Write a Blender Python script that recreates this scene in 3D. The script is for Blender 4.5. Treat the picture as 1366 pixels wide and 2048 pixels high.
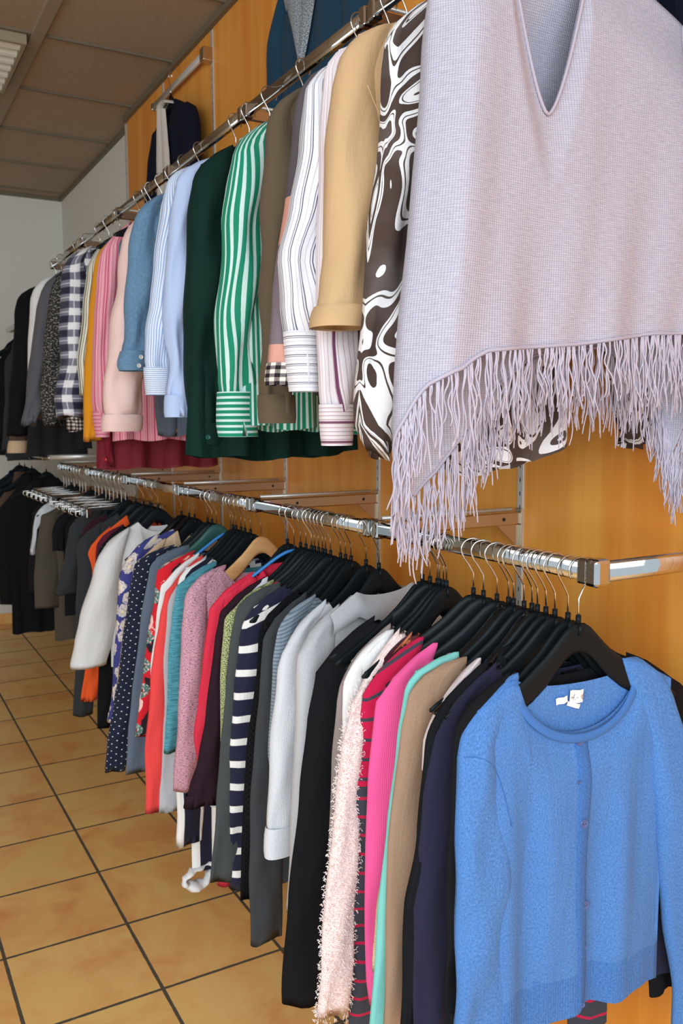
import bpy, bmesh, math, random
from mathutils import Vector, Matrix
PI = math.pi
SC = bpy.context.scene
COL = SC.collection
for o in list(bpy.data.objects): bpy.data.objects.remove(o)

# ------------------------------------------------------------------ camera
FPX = 1734.55                      # focal length in pixels of the 1366x2048 frame
YAW, PIT, ROLL = math.radians(29.358), math.radians(5.968), math.radians(-.3554)
CAM = Vector((0, 0, 1.4255))
Fw = Vector((math.sin(YAW)*math.cos(PIT), math.cos(YAW)*math.cos(PIT), -math.sin(PIT)))
R0 = Vector((math.cos(YAW), -math.sin(YAW), 0)); U0 = R0.cross(Fw)
Rt = R0*math.cos(ROLL)+U0*math.sin(ROLL); Up = -R0*math.sin(ROLL)+U0*math.cos(ROLL)
cd = bpy.data.cameras.new('camera'); cam = bpy.data.objects.new('camera', cd); COL.objects.link(cam)
M3 = Matrix((Rt, Up, -Fw)).transposed()
cam.matrix_world = Matrix.Translation(CAM) @ M3.to_4x4()
cd.sensor_fit = 'VERTICAL'; cd.sensor_height = 24; cd.sensor_width = 16
cd.lens = FPX/2048*24; cd.clip_start = .05
cd.dof.use_dof = True; cd.dof.focus_distance = 1.55; cd.dof.aperture_fstop = 6.3
SC.camera = cam

# ------------------------------------------------------------------ light
SC.view_settings.view_transform = 'Standard'; SC.view_settings.look = 'None'
SC.view_settings.gamma = 1; SC.view_settings.use_curve_mapping = False
SC.view_settings.exposure = 0.0
W = bpy.data.worlds.new('world'); SC.world = W; W.use_nodes = True
bg = W.node_tree.nodes['Background']; bg.inputs[0].default_value = (.76, .88, 1.0, 1); bg.inputs[1].default_value = 1.15

def area(name, loc, target, sx, sy, power, col):
    l = bpy.data.lights.new(name, 'AREA'); l.shape = 'RECTANGLE'; l.size = sx; l.size_y = sy
    l.energy = power; l.color = col
    o = bpy.data.objects.new(name, l); COL.objects.link(o); o.location = loc
    o.rotation_euler = (Vector(target)-Vector(loc)).to_track_quat('-Z', 'Y').to_euler()
    return o
area('shop_window_daylight', (-1.0, -1.62, 1.9), (0.5, 1.9, 0.2), 3.2, 1.9, 120, (.80, .91, 1.0))
area('side_fill_light', (-2.4, 0.3, 2.0), (0.3, 1.9, 0.1), 3.0, 1.8, 40, (.93, .97, 1.0))  # added fill from the left, brightens floor, wood wall and aisle ends of garments

# ------------------------------------------------------------------ helpers
def px_ray(x, y): return Fw+Rt*((x-683)/FPX)-Up*((y-1024)/FPX)
def lin(c):
    return tuple(((v/255)/12.92 if v <= 10 else ((v/255+.055)/1.055)**2.4) for v in c)+(1,)
def link(name, me, mat=None, parent=None, smooth=True):
    o = bpy.data.objects.new(name, me); COL.objects.link(o)
    if mat: me.materials.append(mat)
    if smooth and len(me.polygons): me.polygons.foreach_set('use_smooth', [True]*len(me.polygons))
    if parent: o.parent = parent
    return o
def obj(name, bm, mat=None, parent=None, smooth=False):
    me = bpy.data.meshes.new(name); bm.to_mesh(me); bm.free(); me.update()
    return link(name, me, mat, parent, smooth)
def pyobj(name, vs, fs, mat=None, parent=None, uvs=None, smooth=True):
    me = bpy.data.meshes.new(name); me.from_pydata([tuple(v) for v in vs], [], fs); me.update()
    if uvs:
        uv = me.uv_layers.new(name='UVMap')
        idx = [0]*len(me.loops); me.loops.foreach_get('vertex_index', idx)
        fl = []
        for i in idx: fl += uvs[i]
        uv.data.foreach_set('uv', fl)
    return link(name, me, mat, parent, smooth)
def thing(name, label, cat, loc=(0, 0, 0), rz=0, group=None):
    o = bpy.data.objects.new(name, None); COL.objects.link(o); o.empty_display_size = .05
    o.location = loc; o.rotation_euler = (0, 0, rz); o['label'] = label; o['category'] = cat
    if group: o['group'] = group
    return o
def tag(o, label, cat, group=None):
    o['label'] = label; o['category'] = cat
    if group: o['group'] = group
    return o
def struct(o): o['kind'] = 'structure'; return o
def box(bm, x0, x1, y0, y1, z0, z1, bev=0):
    r = bmesh.ops.create_cube(bm, size=1)
    for v in r['verts']: v.co = Vector(((x0+x1)/2+v.co.x*(x1-x0), (y0+y1)/2+v.co.y*(y1-y0), (z0+z1)/2+v.co.z*(z1-z0)))
    if bev:
        es = list({e for v in r['verts'] for e in v.link_edges})
        bmesh.ops.bevel(bm, geom=es, offset=bev, segments=2, profile=.5, affect='EDGES')
def tube(bm, pts, r, n=8, cap=True):
    pts = [Vector(p) for p in pts]; rings = []; ref = None
    for i, p in enumerate(pts):
        d = (pts[min(i+1, len(pts)-1)]-pts[max(i-1, 0)]).normalized()
        if ref is None:
            ref = Vector((0, 1, 0)) if abs(d.y) < .9 else Vector((1, 0, 0))
        a = (ref-d*ref.dot(d)).normalized(); b = d.cross(a); ref = a
        rr = r[i] if isinstance(r, (list, tuple)) else r
        rings.append([bm.verts.new(p+(a*math.cos(2*PI*k/n)+b*math.sin(2*PI*k/n))*rr) for k in range(n)])
    for i in range(len(rings)-1):
        for k in range(n):
            bm.faces.new((rings[i][k], rings[i][(k+1) % n], rings[i+1][(k+1) % n], rings[i+1][k]))
    if cap: bm.faces.new(rings[0][::-1]); bm.faces.new(rings[-1])
def smooth_path(P, sub=4):
    P = [Vector(p) for p in P]; out = []
    for i in range(len(P)-1):
        p0 = P[max(i-1, 0)]; p1 = P[i]; p2 = P[i+1]; p3 = P[min(i+2, len(P)-1)]
        for k in range(sub):
            t = k/sub
            out.append(.5*((2*p1)+(-p0+p2)*t+(2*p0-5*p1+4*p2-p3)*t*t+(-p0+3*p1-3*p2+p3)*t**3))
    out.append(P[-1]); return out
def interp(tab, x):
    if x <= tab[0][0]: return tab[0][1]
    for (a, b), (c, d) in zip(tab, tab[1:]):
        if x <= c: return b+(d-b)*(x-a)/(c-a) if c > a else d
    return tab[-1][1]
def sstep(a, b, x):
    t = max(0, min(1, (x-a)/(b-a))); return t*t*(3-2*t)

# ------------------------------------------------------------------ materials
class NT:
    def __init__(s, name):
        s.m = bpy.data.materials.new(name); s.m.use_nodes = True; s.t = s.m.node_tree
        s.b = s.t.nodes['Principled BSDF']; s.L = s.t.links
    def n(s, typ, **k):
        x = s.t.nodes.new(typ)
        for a, v in k.items(): setattr(x, a, v)
        return x
    def inp(s, sock, v):
        if isinstance(v, bpy.types.NodeSocket): s.L.new(v, sock)
        elif v is not None: sock.default_value = v
    def math(s, op, a, b=None, c=None):
        x = s.n('ShaderNodeMath', operation=op); s.inp(x.inputs[0], a); s.inp(x.inputs[1], b)
        if c is not None: s.inp(x.inputs[2], c)
        return x.outputs[0]
    def mix(s, f, a, b):
        x = s.n('ShaderNodeMix', data_type='RGBA'); s.inp(x.inputs[0], f); s.inp(x.inputs[6], a); s.inp(x.inputs[7], b)
        return x.outputs[2]
    def uv(s):
        x = s.n('ShaderNodeUVMap'); return x.outputs[0]
    def obj(s): return s.n('ShaderNodeTexCoord').outputs['Object']
    def geo(s): return s.n('ShaderNodeNewGeometry').outputs['Position']
    def map(s, v, sc=(1, 1, 1), loc=(0, 0, 0), rot=(0, 0, 0)):
        x = s.n('ShaderNodeMapping'); s.L.new(v, x.inputs[0]); x.inputs[1].default_value = loc
        x.inputs[2].default_value = rot; x.inputs[3].default_value = sc; return x.outputs[0]
    def sep(s, v):
        x = s.n('ShaderNodeSeparateXYZ'); s.L.new(v, x.inputs[0]); return x.outputs
    def noise(s, v, sc, det=2, rough=.5, dist=0):
        x = s.n('ShaderNodeTexNoise'); s.L.new(v, x.inputs['Vector']); x.inputs['Scale'].default_value = sc
        x.inputs['Detail'].default_value = det; x.inputs['Roughness'].default_value = rough
        x.inputs['Distortion'].default_value = dist; return x.outputs['Fac']
    def vor(s, v, sc, feature='F1', rnd=1):
        x = s.n('ShaderNodeTexVoronoi', feature=feature, voronoi_dimensions='2D'); s.L.new(v, x.inputs['Vector']); x.inputs['Scale'].default_value = sc
        x.inputs['Randomness'].default_value = rnd; return x
    def ramp(s, f, stops, const=False):
        x = s.n('ShaderNodeValToRGB'); s.L.new(f, x.inputs[0]); cr = x.color_ramp
        if const: cr.interpolation = 'CONSTANT'
        while len(cr.elements) < len(stops): cr.elements.new(.5)
        for e, (p, c) in zip(cr.elements, stops): e.position = p; e.color = c
        return x.outputs[0]
    def smooth(s, x, a, b):
        r = s.n('ShaderNodeMapRange'); r.interpolation_type = 'SMOOTHSTEP'; s.inp(r.inputs[0], x)
        r.inputs[1].default_value = a; r.inputs[2].default_value = b; return r.outputs[0]
    def bump(s, h, strength=.3, dist=.002):
        x = s.n('ShaderNodeBump'); x.inputs['Strength'].default_value = strength; x.inputs['Distance'].default_value = dist
        s.L.new(h, x.inputs['Height']); s.L.new(x.outputs[0], s.b.inputs['Normal'])
    def out(s, col, rough=.8, metal=0, sheen=0):
        s.inp(s.b.inputs['Base Color'], col); s.inp(s.b.inputs['Roughness'], rough); s.b.inputs['Metallic'].default_value = metal
        if sheen:
            s.b.inputs['Sheen Weight'].default_value = sheen; s.b.inputs['Sheen Roughness'].default_value = .5
        return s.m
def stripemask(s, coord, per, frac, off=0, soft=.03):
    f = s.math('FRACT', s.math('ADD', s.math('DIVIDE', coord, per), off+100.0))
    d = s.math('ABSOLUTE', s.math('SUBTRACT', f, .5))
    return s.math('SUBTRACT', 1, s.smooth(d, frac/2-soft/2, frac/2+soft/2))
FAB = {}
def fab(key, c1, c2=None, kind='plain', rough=.88, sheen=.08, knit=0, nsc=420, stretch=1.0, alpha=None, **k):
    if key in FAB: return FAB[key]
    s = NT(key); uv = s.uv(); S_ = s.sep(uv); u, v = S_[0], S_[1]
    C1 = lin(c1); C2 = lin(c2) if c2 else None
    fine = s.noise(s.map(uv, (1, stretch, 1)), nsc*1.1, 7, .92)
    broad = s.noise(uv, 9, 3)
    dk = tuple(x*.82 for x in C1[:3])+(1,)
    base = s.mix(s.math('MULTIPLY', fine, .8), C1, dk)
    if kind == 'melange':
        base = s.mix(s.smooth(fine, .36, .64), C1, C2)
    elif kind == 'streak':       # space-dyed rows
        st = s.noise(s.map(uv, (k.get('sx', 26), k.get('sy', 300), 1)), 1, 5, .75)
        base = s.mix(s.smooth(st, k.get('slo', .38), k.get('shi', .62)), C1, C2)
    elif kind == 'speckle':
        base = s.mix(s.smooth(s.noise(s.map(uv, (1, k.get('aspect', 1), 1)), k.get('sc', 260), 2, .6), k.get('lo', .48), k.get('hi', .54)), C1, C2)
    elif kind == 'vstripe' or kind == 'hstripe':
        for (ax, per, fr, off, col) in k['stripes']:
            base = s.mix(stripemask(s, u if ax == 'u' else v, per, fr, off), base, lin(col))
    elif kind == 'plaid':
        a = stripemask(s, u, k['per'], .5, 0, .06); b = stripemask(s, v, k['per'], .5, 0, .06)
        t = s.math('MULTIPLY', s.math('ADD', a, b), .5)
        mid = lin(k['mid'])
        base = s.ramp(t, [(0, C1), (.5, mid), (1, C2)])
        base = s.mix(s.math('MULTIPLY', s.math('ADD', stripemask(s, u, k['per'], .06, .5), stripemask(s, v, k['per'], .06, .5)), .6), base, lin(k['line']))
    elif kind == 'dots':
        def grid(o):
            p = k['per']; a = s.math('SUBTRACT', s.math('FRACT', s.math('ADD', s.math('DIVIDE', u, p), o+50)), .5)
            b = s.math('SUBTRACT', s.math('FRACT', s.math('ADD', s.math('DIVIDE', v, p), o+50)), .5)
            return s.math('SQRT', s.math('ADD', s.math('MULTIPLY', a, a), s.math('MULTIPLY', b, b)))
        d = s.math('MINIMUM', grid(0), grid(.5))
        base = s.mix(s.math('SUBTRACT', 1, s.smooth(d, k['r']-.02, k['r']+.02)), base, C2)
    elif kind == 'floral':
        w = s.n('ShaderNodeTexNoise'); s.L.new(uv, w.inputs['Vector']); w.inputs['Scale'].default_value = 60
        dv = s.n('ShaderNodeVectorMath', operation='MULTIPLY_ADD'); s.L.new(w.outputs['Color'], dv.inputs[0])
        dv.inputs[1].default_value = (k.get('wob', .012),)*3; s.L.new(uv, dv.inputs[2])
        vo = s.vor(dv.outputs[0], k['sc'], rnd=.8)
        base = s.ramp(s.noise(uv, k['sc']*.9, 2), [(0, C1), (.53, C1), (.56, lin(k.get('c1b', c1))), (1, lin(k.get('c1b', c1)))])
        fl = s.math('LESS_THAN', vo.outputs['Distance'], k['r'])
        hue = s.sep(vo.outputs['Color'])[0]
        cols = k['cols']; st = [(i/len(cols), lin(c)) for i, c in enumerate(cols)]
        fc = s.ramp(hue, st, True)
        fc = s.mix(s.smooth(s.noise(uv, 140, 3), .5, .62), fc, lin(k.get('vein', (190, 170, 165))))
        fc = s.mix(s.math('LESS_THAN', vo.outputs['Distance'], k['r']*.25), fc, lin(k.get('heart', (225, 205, 190))))
        base = s.mix(fl, base, fc)
    elif kind == 'swirl':
        nn = s.noise(s.map(uv, (1.0, .6, 1), rot=(0, 0, .5)), k.get('sc', 5.5), 1.2, .4, 1.9)
        Wh, Br = lin((240, 240, 242)), lin((74, 58, 52))
        base = s.ramp(nn, [(0, Wh), (.30, Br), (.325, Wh), (.35, Br), (.42, Wh), (.445, Br), (.455, Wh), (.50, Br), (.575, Wh), (.59, Br), (.60, Wh), (.64, Br), (.70, Wh), (.72, Br)], True)
    elif kind == 'bands':       # wide colour blocks down the garment
        base = s.ramp(s.math('MULTIPLY', v, -1), [(p, lin(c)) for p, c in k['stops']], True)
        base = s.mix(s.math('MULTIPLY', fine, .35), base, lin((40, 34, 36)))
    col = s.mix(s.math('MULTIPLY', s.smooth(broad, .45, .75), .10), base, tuple(x*.75 for x in C1[:3])+(1,))
    if knit:
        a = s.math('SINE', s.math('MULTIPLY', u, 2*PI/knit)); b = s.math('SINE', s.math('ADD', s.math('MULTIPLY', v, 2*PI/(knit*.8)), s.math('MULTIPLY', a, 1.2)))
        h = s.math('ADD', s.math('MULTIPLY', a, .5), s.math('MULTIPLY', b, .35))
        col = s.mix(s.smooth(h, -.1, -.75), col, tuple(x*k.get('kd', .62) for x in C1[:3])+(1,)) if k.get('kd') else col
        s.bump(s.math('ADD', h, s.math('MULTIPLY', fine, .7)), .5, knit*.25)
    elif k.get('rib'):
        s.bump(s.math('ADD', s.math('SINE', s.math('MULTIPLY', u, 2*PI/k['rib'])), fine), .4, k['rib']*.2)
    else: s.bump(s.math('ADD', s.math('MULTIPLY', fine, .4), s.math('MULTIPLY', s.noise(s.map(uv, (26, 6, 1)), 1, 4, .55, .9), 3.0)), .45, .006)
    dark = max(C1[:3]) < .03
    m = s.out(col, rough, 0, 0 if dark else sheen*.5); s.b.inputs['Specular IOR Level'].default_value = .12 if dark else .3
    if alpha is not None: s.b.inputs['Alpha'].default_value = alpha
    FAB[key] = m; return m
def simple(name, c, rough=.5, metal=0, bumpn=0):
    s = NT(name); nv = s.noise(s.obj(), 40, 3)
    C = lin(c); col = s.mix(s.math('MULTIPLY', nv, .25), C, tuple(x*.8 for x in C[:3])+(1,))
    if bumpn: s.bump(s.noise(s.obj(), bumpn, 2), .15, .001)
    return s.out(col, rough, metal)
CHROME = simple('chrome', (186, 186, 183), .06, 1)
WIRE = simple('hook_wire', (205, 205, 202), .18, 1)
ALU = simple('satin_aluminium', (214, 210, 202), .32, .45)
BRKT = simple('satin_bracket_steel', (206, 192, 172), .28, 1)
DARKH = simple('dark_slot', (25, 22, 20), .6)
BLKP = simple('black_plastic', (19, 25, 28), .38)
BLKP.node_tree.nodes['Principled BSDF'].inputs['Specular IOR Level'].default_value = .12
BLKG = simple('glossy_black_plastic', (12, 14, 16), .14)
BLUEP = simple('blue_plastic', (48, 128, 196), .35)
GREENP = simple('dark_green_plastic', (38, 82, 76), .35)
WHITEP = simple('white_plastic', (228, 226, 222), .35)
def wood_mat(name, c1, c2, sc, rough, grain_axis='z', bumps=.1):
    s = NT(name); p = s.geo() if name == 'wall_veneer' else s.obj()
    m = s.map(p, sc); f1 = s.noise(m, 1, 5, .6); f2 = s.noise(s.map(p, tuple(a*5 for a in sc)), 1, 3, .6)
    col = s.mix(s.smooth(f1, .3, .72), lin(c1), lin(c2))
    col = s.mix(s.math('MULTIPLY', f2, .35), col, tuple(a*.8 for a in lin(c1)[:3])+(1,))
    s.bump(f2, bumps, .0006); return s.out(col, rough)
VENEER = wood_mat('wall_veneer', (224, 138, 50), (242, 172, 78), (10, 10, .7), .36)
BEECH = wood_mat('beech', (196, 146, 92), (220, 176, 122), (6, 30, 30), .4)
PLASTER = simple('white_plaster', (222, 221, 212), .9, 0, 90)
def ceil_mat():
    s = NT('ceiling_tile'); p = s.geo()
    n_ = s.noise(p, 160, 3, .7); col = s.mix(s.smooth(n_, .45, .7), lin((168, 150, 128)), lin((146, 128, 106)))
    s.bump(n_, .4, .001); return s.out(col, .95)
CEILM = ceil_mat(); TEEM = simple('ceiling_tee', (150, 138, 116), .6); TEED = simple('ceiling_tee_dark', (112, 102, 82), .6)
TX, TY, TT = .6093, 2.0193, .3303
def floor_mat():
    s = NT('terracotta_tiles'); p = s.geo(); q = s.sep(p)
    fx = s.math('DIVIDE', s.math('SUBTRACT', q[0], TX), TT); fy = s.math('DIVIDE', s.math('SUBTRACT', q[1], TY), TT)
    def edge(f):
        fr = s.math('FRACT', s.math('ADD', f, 100.0)); return s.math('MINIMUM', fr, s.math('SUBTRACT', 1, fr))
    wob = s.math('MULTIPLY', s.math('SUBTRACT', s.noise(p, 30, 3), .5), .008)
    d = s.math('ADD', s.math('MINIMUM', edge(fx), edge(fy)), wob)
    tile = s.smooth(d, .011, .016)
    cell = s.n('ShaderNodeCombineXYZ'); s.L.new(s.math('FLOOR', fx), cell.inputs[0]); s.L.new(s.math('FLOOR', fy), cell.inputs[1])
    wn = s.n('ShaderNodeTexWhiteNoise'); s.L.new(cell.outputs[0], wn.inputs[0])
    off = s.n('ShaderNodeVectorMath', operation='MULTIPLY_ADD'); s.L.new(wn.outputs['Color'], off.inputs[0]); off.inputs[1].default_value = (9, 9, 9); s.L.new(p, off.inputs[2])
    n1 = s.noise(off.outputs[0], 5, 6, .62, .6); n2 = s.noise(off.outputs[0], 45, 4, .7)
    c = s.ramp(n1, [(.28, lin((222, 148, 84))), (.45, lin((236, 180, 106))), (.58, lin((240, 196, 118))), (.75, lin((228, 192, 112)))])
    c = s.mix(s.math('MULTIPLY', s.smooth(n2, .5, .8), .25), c, lin((240, 208, 150)))
    c = s.mix(s.math('MULTIPLY', s.sep(wn.outputs['Color'])[0], .18), c, lin((208, 134, 74)))
    crack = s.vor(off.outputs[0], 7, 'DISTANCE_TO_EDGE')
    c = s.mix(s.math('MULTIPLY', s.math('LESS_THAN', crack.outputs[0], .006), .0), c, lin((236, 210, 160)))
    col = s.mix(tile, lin((84, 74, 58)), c)
    s.bump(s.math('ADD', tile, s.math('MULTIPLY', n2, .12)), .5, .0022)
    return s.out(col, s.mix(tile, (.9,)*3+(1,), (.36,)*3+(1,)))
FLOORM = floor_mat()

# ------------------------------------------------------------------ setting
XW, XWH, YN, YF, ZC, XL = 1.343, 1.392, -1.7, 6.5, 2.998, -3.6
YWOOD = 4.648
def plane_box(name, b, mat):
    bm = bmesh.new(); box(bm, *b); return struct(obj(name, bm, mat))
plane_box('floor', (XL-.1, XWH+.1, YN, YF+.1, -.08, 0), FLOORM)
plane_box('wall_far', (XL-.1, XWH+.1, YF, YF+.1, 0, ZC), PLASTER)
plane_box('wall_left', (XL-.1, XL, 1.8, YF, 0, ZC), PLASTER)
plane_box('wall_right', (XWH, XWH+.1, YN, YF, 0, ZC), PLASTER)
# tiled skirting at the foot of the far and right plaster walls
bm = bmesh.new(); box(bm, XL, XWH, YF-.012, YF, 0, .075); struct(obj('baseboard_far', bm, FLOORM))
bm = bmesh.new(); box(bm, XWH-.012, XWH, YWOOD, YF-.012, 0, .075); struct(obj('baseboard_right', bm, FLOORM))
S_ = .625; Y0 = 1.5386
ups = [Y0+n*S_ for n in range(-4, 6)]
edges = [YN]+[u for u in ups if u > YN+.2]
edges = [e for e in edges if e < YWOOD-.1]+[YWOOD]
for a, b in zip(edges, edges[1:]):
    bm = bmesh.new(); box(bm, XW, XWH, a+(.004 if a > YN else 0), b-.004, 0, ZC, .0015)
    o = obj('wall_right', bm, VENEER); struct(o)
# ceiling: slabs and tee grid
PXT, YT = .7746, 3.8515
plane_box('ceiling', (XL-.1, XWH+.1, YN, YF+.1, ZC+.012, ZC+.08), CEILM)
bm = bmesh.new(); xs = [PXT-.625*k for k in range(0, 7)]; ys = [YT+.625*k for k in range(-10, 5)]
for x in xs: box(bm, x-.042, x+.006, YN, YF, ZC-.002, ZC+.012)
struct(obj('trim_1', bm, TEEM))
bm = bmesh.new()
for y in ys:
    if y < YF: box(bm, XL, XWH, y-.008, y+.004, ZC+.002, ZC+.012)
struct(obj('trim_2', bm, TEED))
bm = bmesh.new(); box(bm, XW-.02, XWH, YN, YWOOD, ZC-.016, ZC+.012); box(bm, XWH-.02, XWH, YWOOD, YF, ZC-.012, ZC+.012)
box(bm, XL, XWH, YF-.02, YF, ZC-.012, ZC+.012); struct(obj('trim_3', bm, TEED))

# louvred ceiling lamp
lm = thing('ceiling_lamp', 'recessed louvred ceiling lamp with pale slats, switched off', 'ceiling lamp', (PXT-.36, YT+.32, ZC))
bm = bmesh.new()
for (a, b, c, d) in ((-.30, -.285, -.29, .29), (.285, .30, -.29, .29), (-.30, .30, -.305, -.29), (-.30, .30, .29, .305)): box(bm, a, b, c, d, -.035, .012)
obj('frame', bm, simple('lamp_frame', (150, 138, 112), .5), lm)
LOUV = simple('louvre_metal', (236, 238, 230), .35)
for k in range(7):
    bm = bmesh.new(); y = -.25+k*.083
    P = [(y-.030, .004), (y-.012, -.012), (y+.012, -.026), (y+.030, -.030), (y+.030, -.026), (y+.010, -.018), (y-.010, -.003), (y-.026, .010)]
    va = [bm.verts.new((-.285, a, b)) for a, b in P]; vb = [bm.verts.new((.285, a, b)) for a, b in P]
    for i in range(8): bm.faces.new((va[i], va[(i+1) % 8], vb[(i+1) % 8], vb[i]))
    bm.faces.new(va[::-1]); bm.faces.new(vb); obj('louvre', bm, LOUV, lm)

# slotted wall uprights
for i, y in enumerate([u for u in ups if u > .8 and u < YWOOD+.1]):
    bm = bmesh.new(); box(bm, XW-.004, XW+.012, y-.010, y+.010, .02, ZC-.02, .001)
    pass
    t = thing('wall_upright', 'slotted wall upright '+['nearest of all, at the end of the chrome arm', 'below the hem of the brown print blouse', 'behind the hanging point of the lilac poncho', 'behind the green striped blouse', 'at the near end of the navy coat display rail', 'behind the navy coat with cream lining', 'at the far edge of the wood'][i], 'wall upright', (0, 0, 0), 0, 'slotted wall uprights')
    obj('strip', bm, ALU, t)
    bm = bmesh.new(); z = .10
    while z < 2.9: box(bm, XW-.0045, XW-.0035, y-.0012, y+.0012, z, z+.010); z += .032
    obj('slots', bm, DARKH, t)

# ------------------------------------------------------------------ rails
XR, ZR, XU, ZU = .943, 1.202, .9384, 2.2225
def oval(bm, p, q, hw=.0085, hh=.0155, n=20):
    p, q = Vector(p), Vector(q); d = (q-p).normalized(); a = d.cross(Vector((0, 0, 1))).normalized(); rings = []
    for c in (p, q):
        r = []
        for k in range(n):
            t = 2*PI*k/n; cx = math.copysign(abs(math.cos(t))**.6, math.cos(t)); sz = math.copysign(abs(math.sin(t))**.6, math.sin(t))
            r.append(bm.verts.new(c+a*cx*hw+Vector((0, 0, sz*hh))))
        rings.append(r)
    for k in range(n): bm.faces.new((rings[0][k], rings[0][(k+1) % n], rings[1][(k+1) % n], rings[1][k]))
    bm.faces.new(rings[0][::-1]); bm.faces.new(rings[1])
def rail_row(X, Z, n0, n1, where, labels, blabels):
    for k, n in enumerate(range(n0, n1)):
        ya, yb = Y0+n*S_, Y0+(n+1)*S_
        t = thing('clothes_rail', labels[k], 'clothes rail', (X, ya, Z), 0, 'chrome rail lengths of the '+where)
        bm = bmesh.new(); oval(bm, (0, .014, 0), (0, S_-.014, 0)); obj('bar', bm, CHROME, t, True)
        for y in (.018, S_-.018):
            bm = bmesh.new(); box(bm, -.012, .012, y-.011, y+.011, -.0195, .0195, .004); obj('connector', bm, CHROME, t)
    for k, n in enumerate(range(n0, n1+1)):
        y = Y0+n*S_; near = (n == n0)
        t = thing('rail_bracket', blabels[k], 'rail bracket', (XW, y, Z), 0, 'bracket arms of the '+where)
        L = XW-X; bm = bmesh.new()
        if near:
            oval(bm, (-L+.012, 0, 0), (-.004, 0, 0)); obj('arm', bm, CHROME, t, True)
            bm = bmesh.new(); box(bm, -L-.014, -L+.016, -.015, .012, -.021, .021, .006); obj('corner_piece', bm, CHROME, t)
        else:
            box(bm, -L+.006, -.004, -.005, .005, -.017, .013, .003); obj('arm', bm, BRKT, t)
            bm = bmesh.new(); tube(bm, [(-L+.02, 0, .020), (-.03, 0, .020)], .0045); obj('rod', bm, ALU, t, True)
            bm = bmesh.new(); box(bm, -L-.006, -L+.012, -.007, .007, -.018, .020, .004); obj('holder', bm, CHROME, t)
            for xx in (-.055, -.27):
                bm = bmesh.new(); tube(bm, [(xx, -.0058, -.002), (xx, -.004, -.002)], .0042, 10); obj('screw', bm, DARKH, t)
        bm = bmesh.new()
        vs = [(-.072, -.016), (-.004, -.016), (-.004, -.075)]
        A = [bm.verts.new((x, -.0015, z)) for x, z in vs]; B = [bm.verts.new((x, .0015, z)) for x, z in vs]
        bm.faces.new(A); bm.faces.new(B[::-1])
        for i in range(3): bm.faces.new((A[i], B[i], B[(i+1) % 3], A[(i+1) % 3]))
        obj('gusset', bm, BRKT, t)
        bm = bmesh.new(); box(bm, -.008, -.004, -.011, .011, -.08, .022, .001); obj('wall_plate', bm, BRKT, t)
spots = ['at the near right end', 'second from the near end', 'third from the near end', 'fourth from the near end', 'fifth from the near end', 'farthest, by the plaster wall']
lw = ['from the corner piece above the blue cardigan back to the next joint', 'above the grey collared knit and the row of black hangers', 'above the wooden hanger', 'above the navy floral blouse', 'carrying the bare wire hangers', 'farthest back, past the bare wire hangers']
rail_row(XR, ZR, -1, 5, 'lower rail', ['lower chrome rail, '+w for w in lw],
         ['lower rail arm to the wall, '+w for w in ('bright chrome, nearest, at the right frame edge', 'meeting the upright under the print blouse', 'meeting the upright behind the poncho point', 'second beyond the poncho point', 'third beyond the poncho point', 'fourth beyond the poncho point', 'last, where the wood panelling ends')])
uw = ['hidden behind the lilac poncho', 'above the khaki jacket', 'above the dark green blouse', 'above the denim shirt', 'above the pink striped shirt', 'farthest back against the plaster wall']
rail_row(XU, ZU, -1, 5, 'upper rail', ['chrome oval rail of the upper row, '+w for w in uw],
         ['upper rail arm to the wall, '+w for w in ('nearest, above the poncho', 'at the joint beside the print blouse', 'at the joint above the green striped blouse', 'at the joint above the pale blue shirt', 'at the joint above the pink striped shirt', 'next to last, above the plaid shirt', 'last, at the end above the black garment')])
# far racks on the plaster wall
def far_rack(Z, ya, yb, lab):
    t = thing('clothes_rail', lab, 'clothes rail', (XR, ya, Z))
    bm = bmesh.new(); oval(bm, (0, 0, 0), (0, yb-ya, 0)); obj('bar', bm, CHROME, t, True)
    for y in (0.0, yb-ya):
        bm = bmesh.new(); oval(bm, (0, y, 0), (XWH-XR-.002, y, 0), .01, .014); obj('arm', bm, ALU, t, True)
far_rack(1.238, 4.95, 6.2, 'short far clothes rail low on the plaster wall, holding dark coats')
far_rack(2.04, 4.85, 6.2, 'short far clothes rail high on the plaster wall, holding dark garments')

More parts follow.
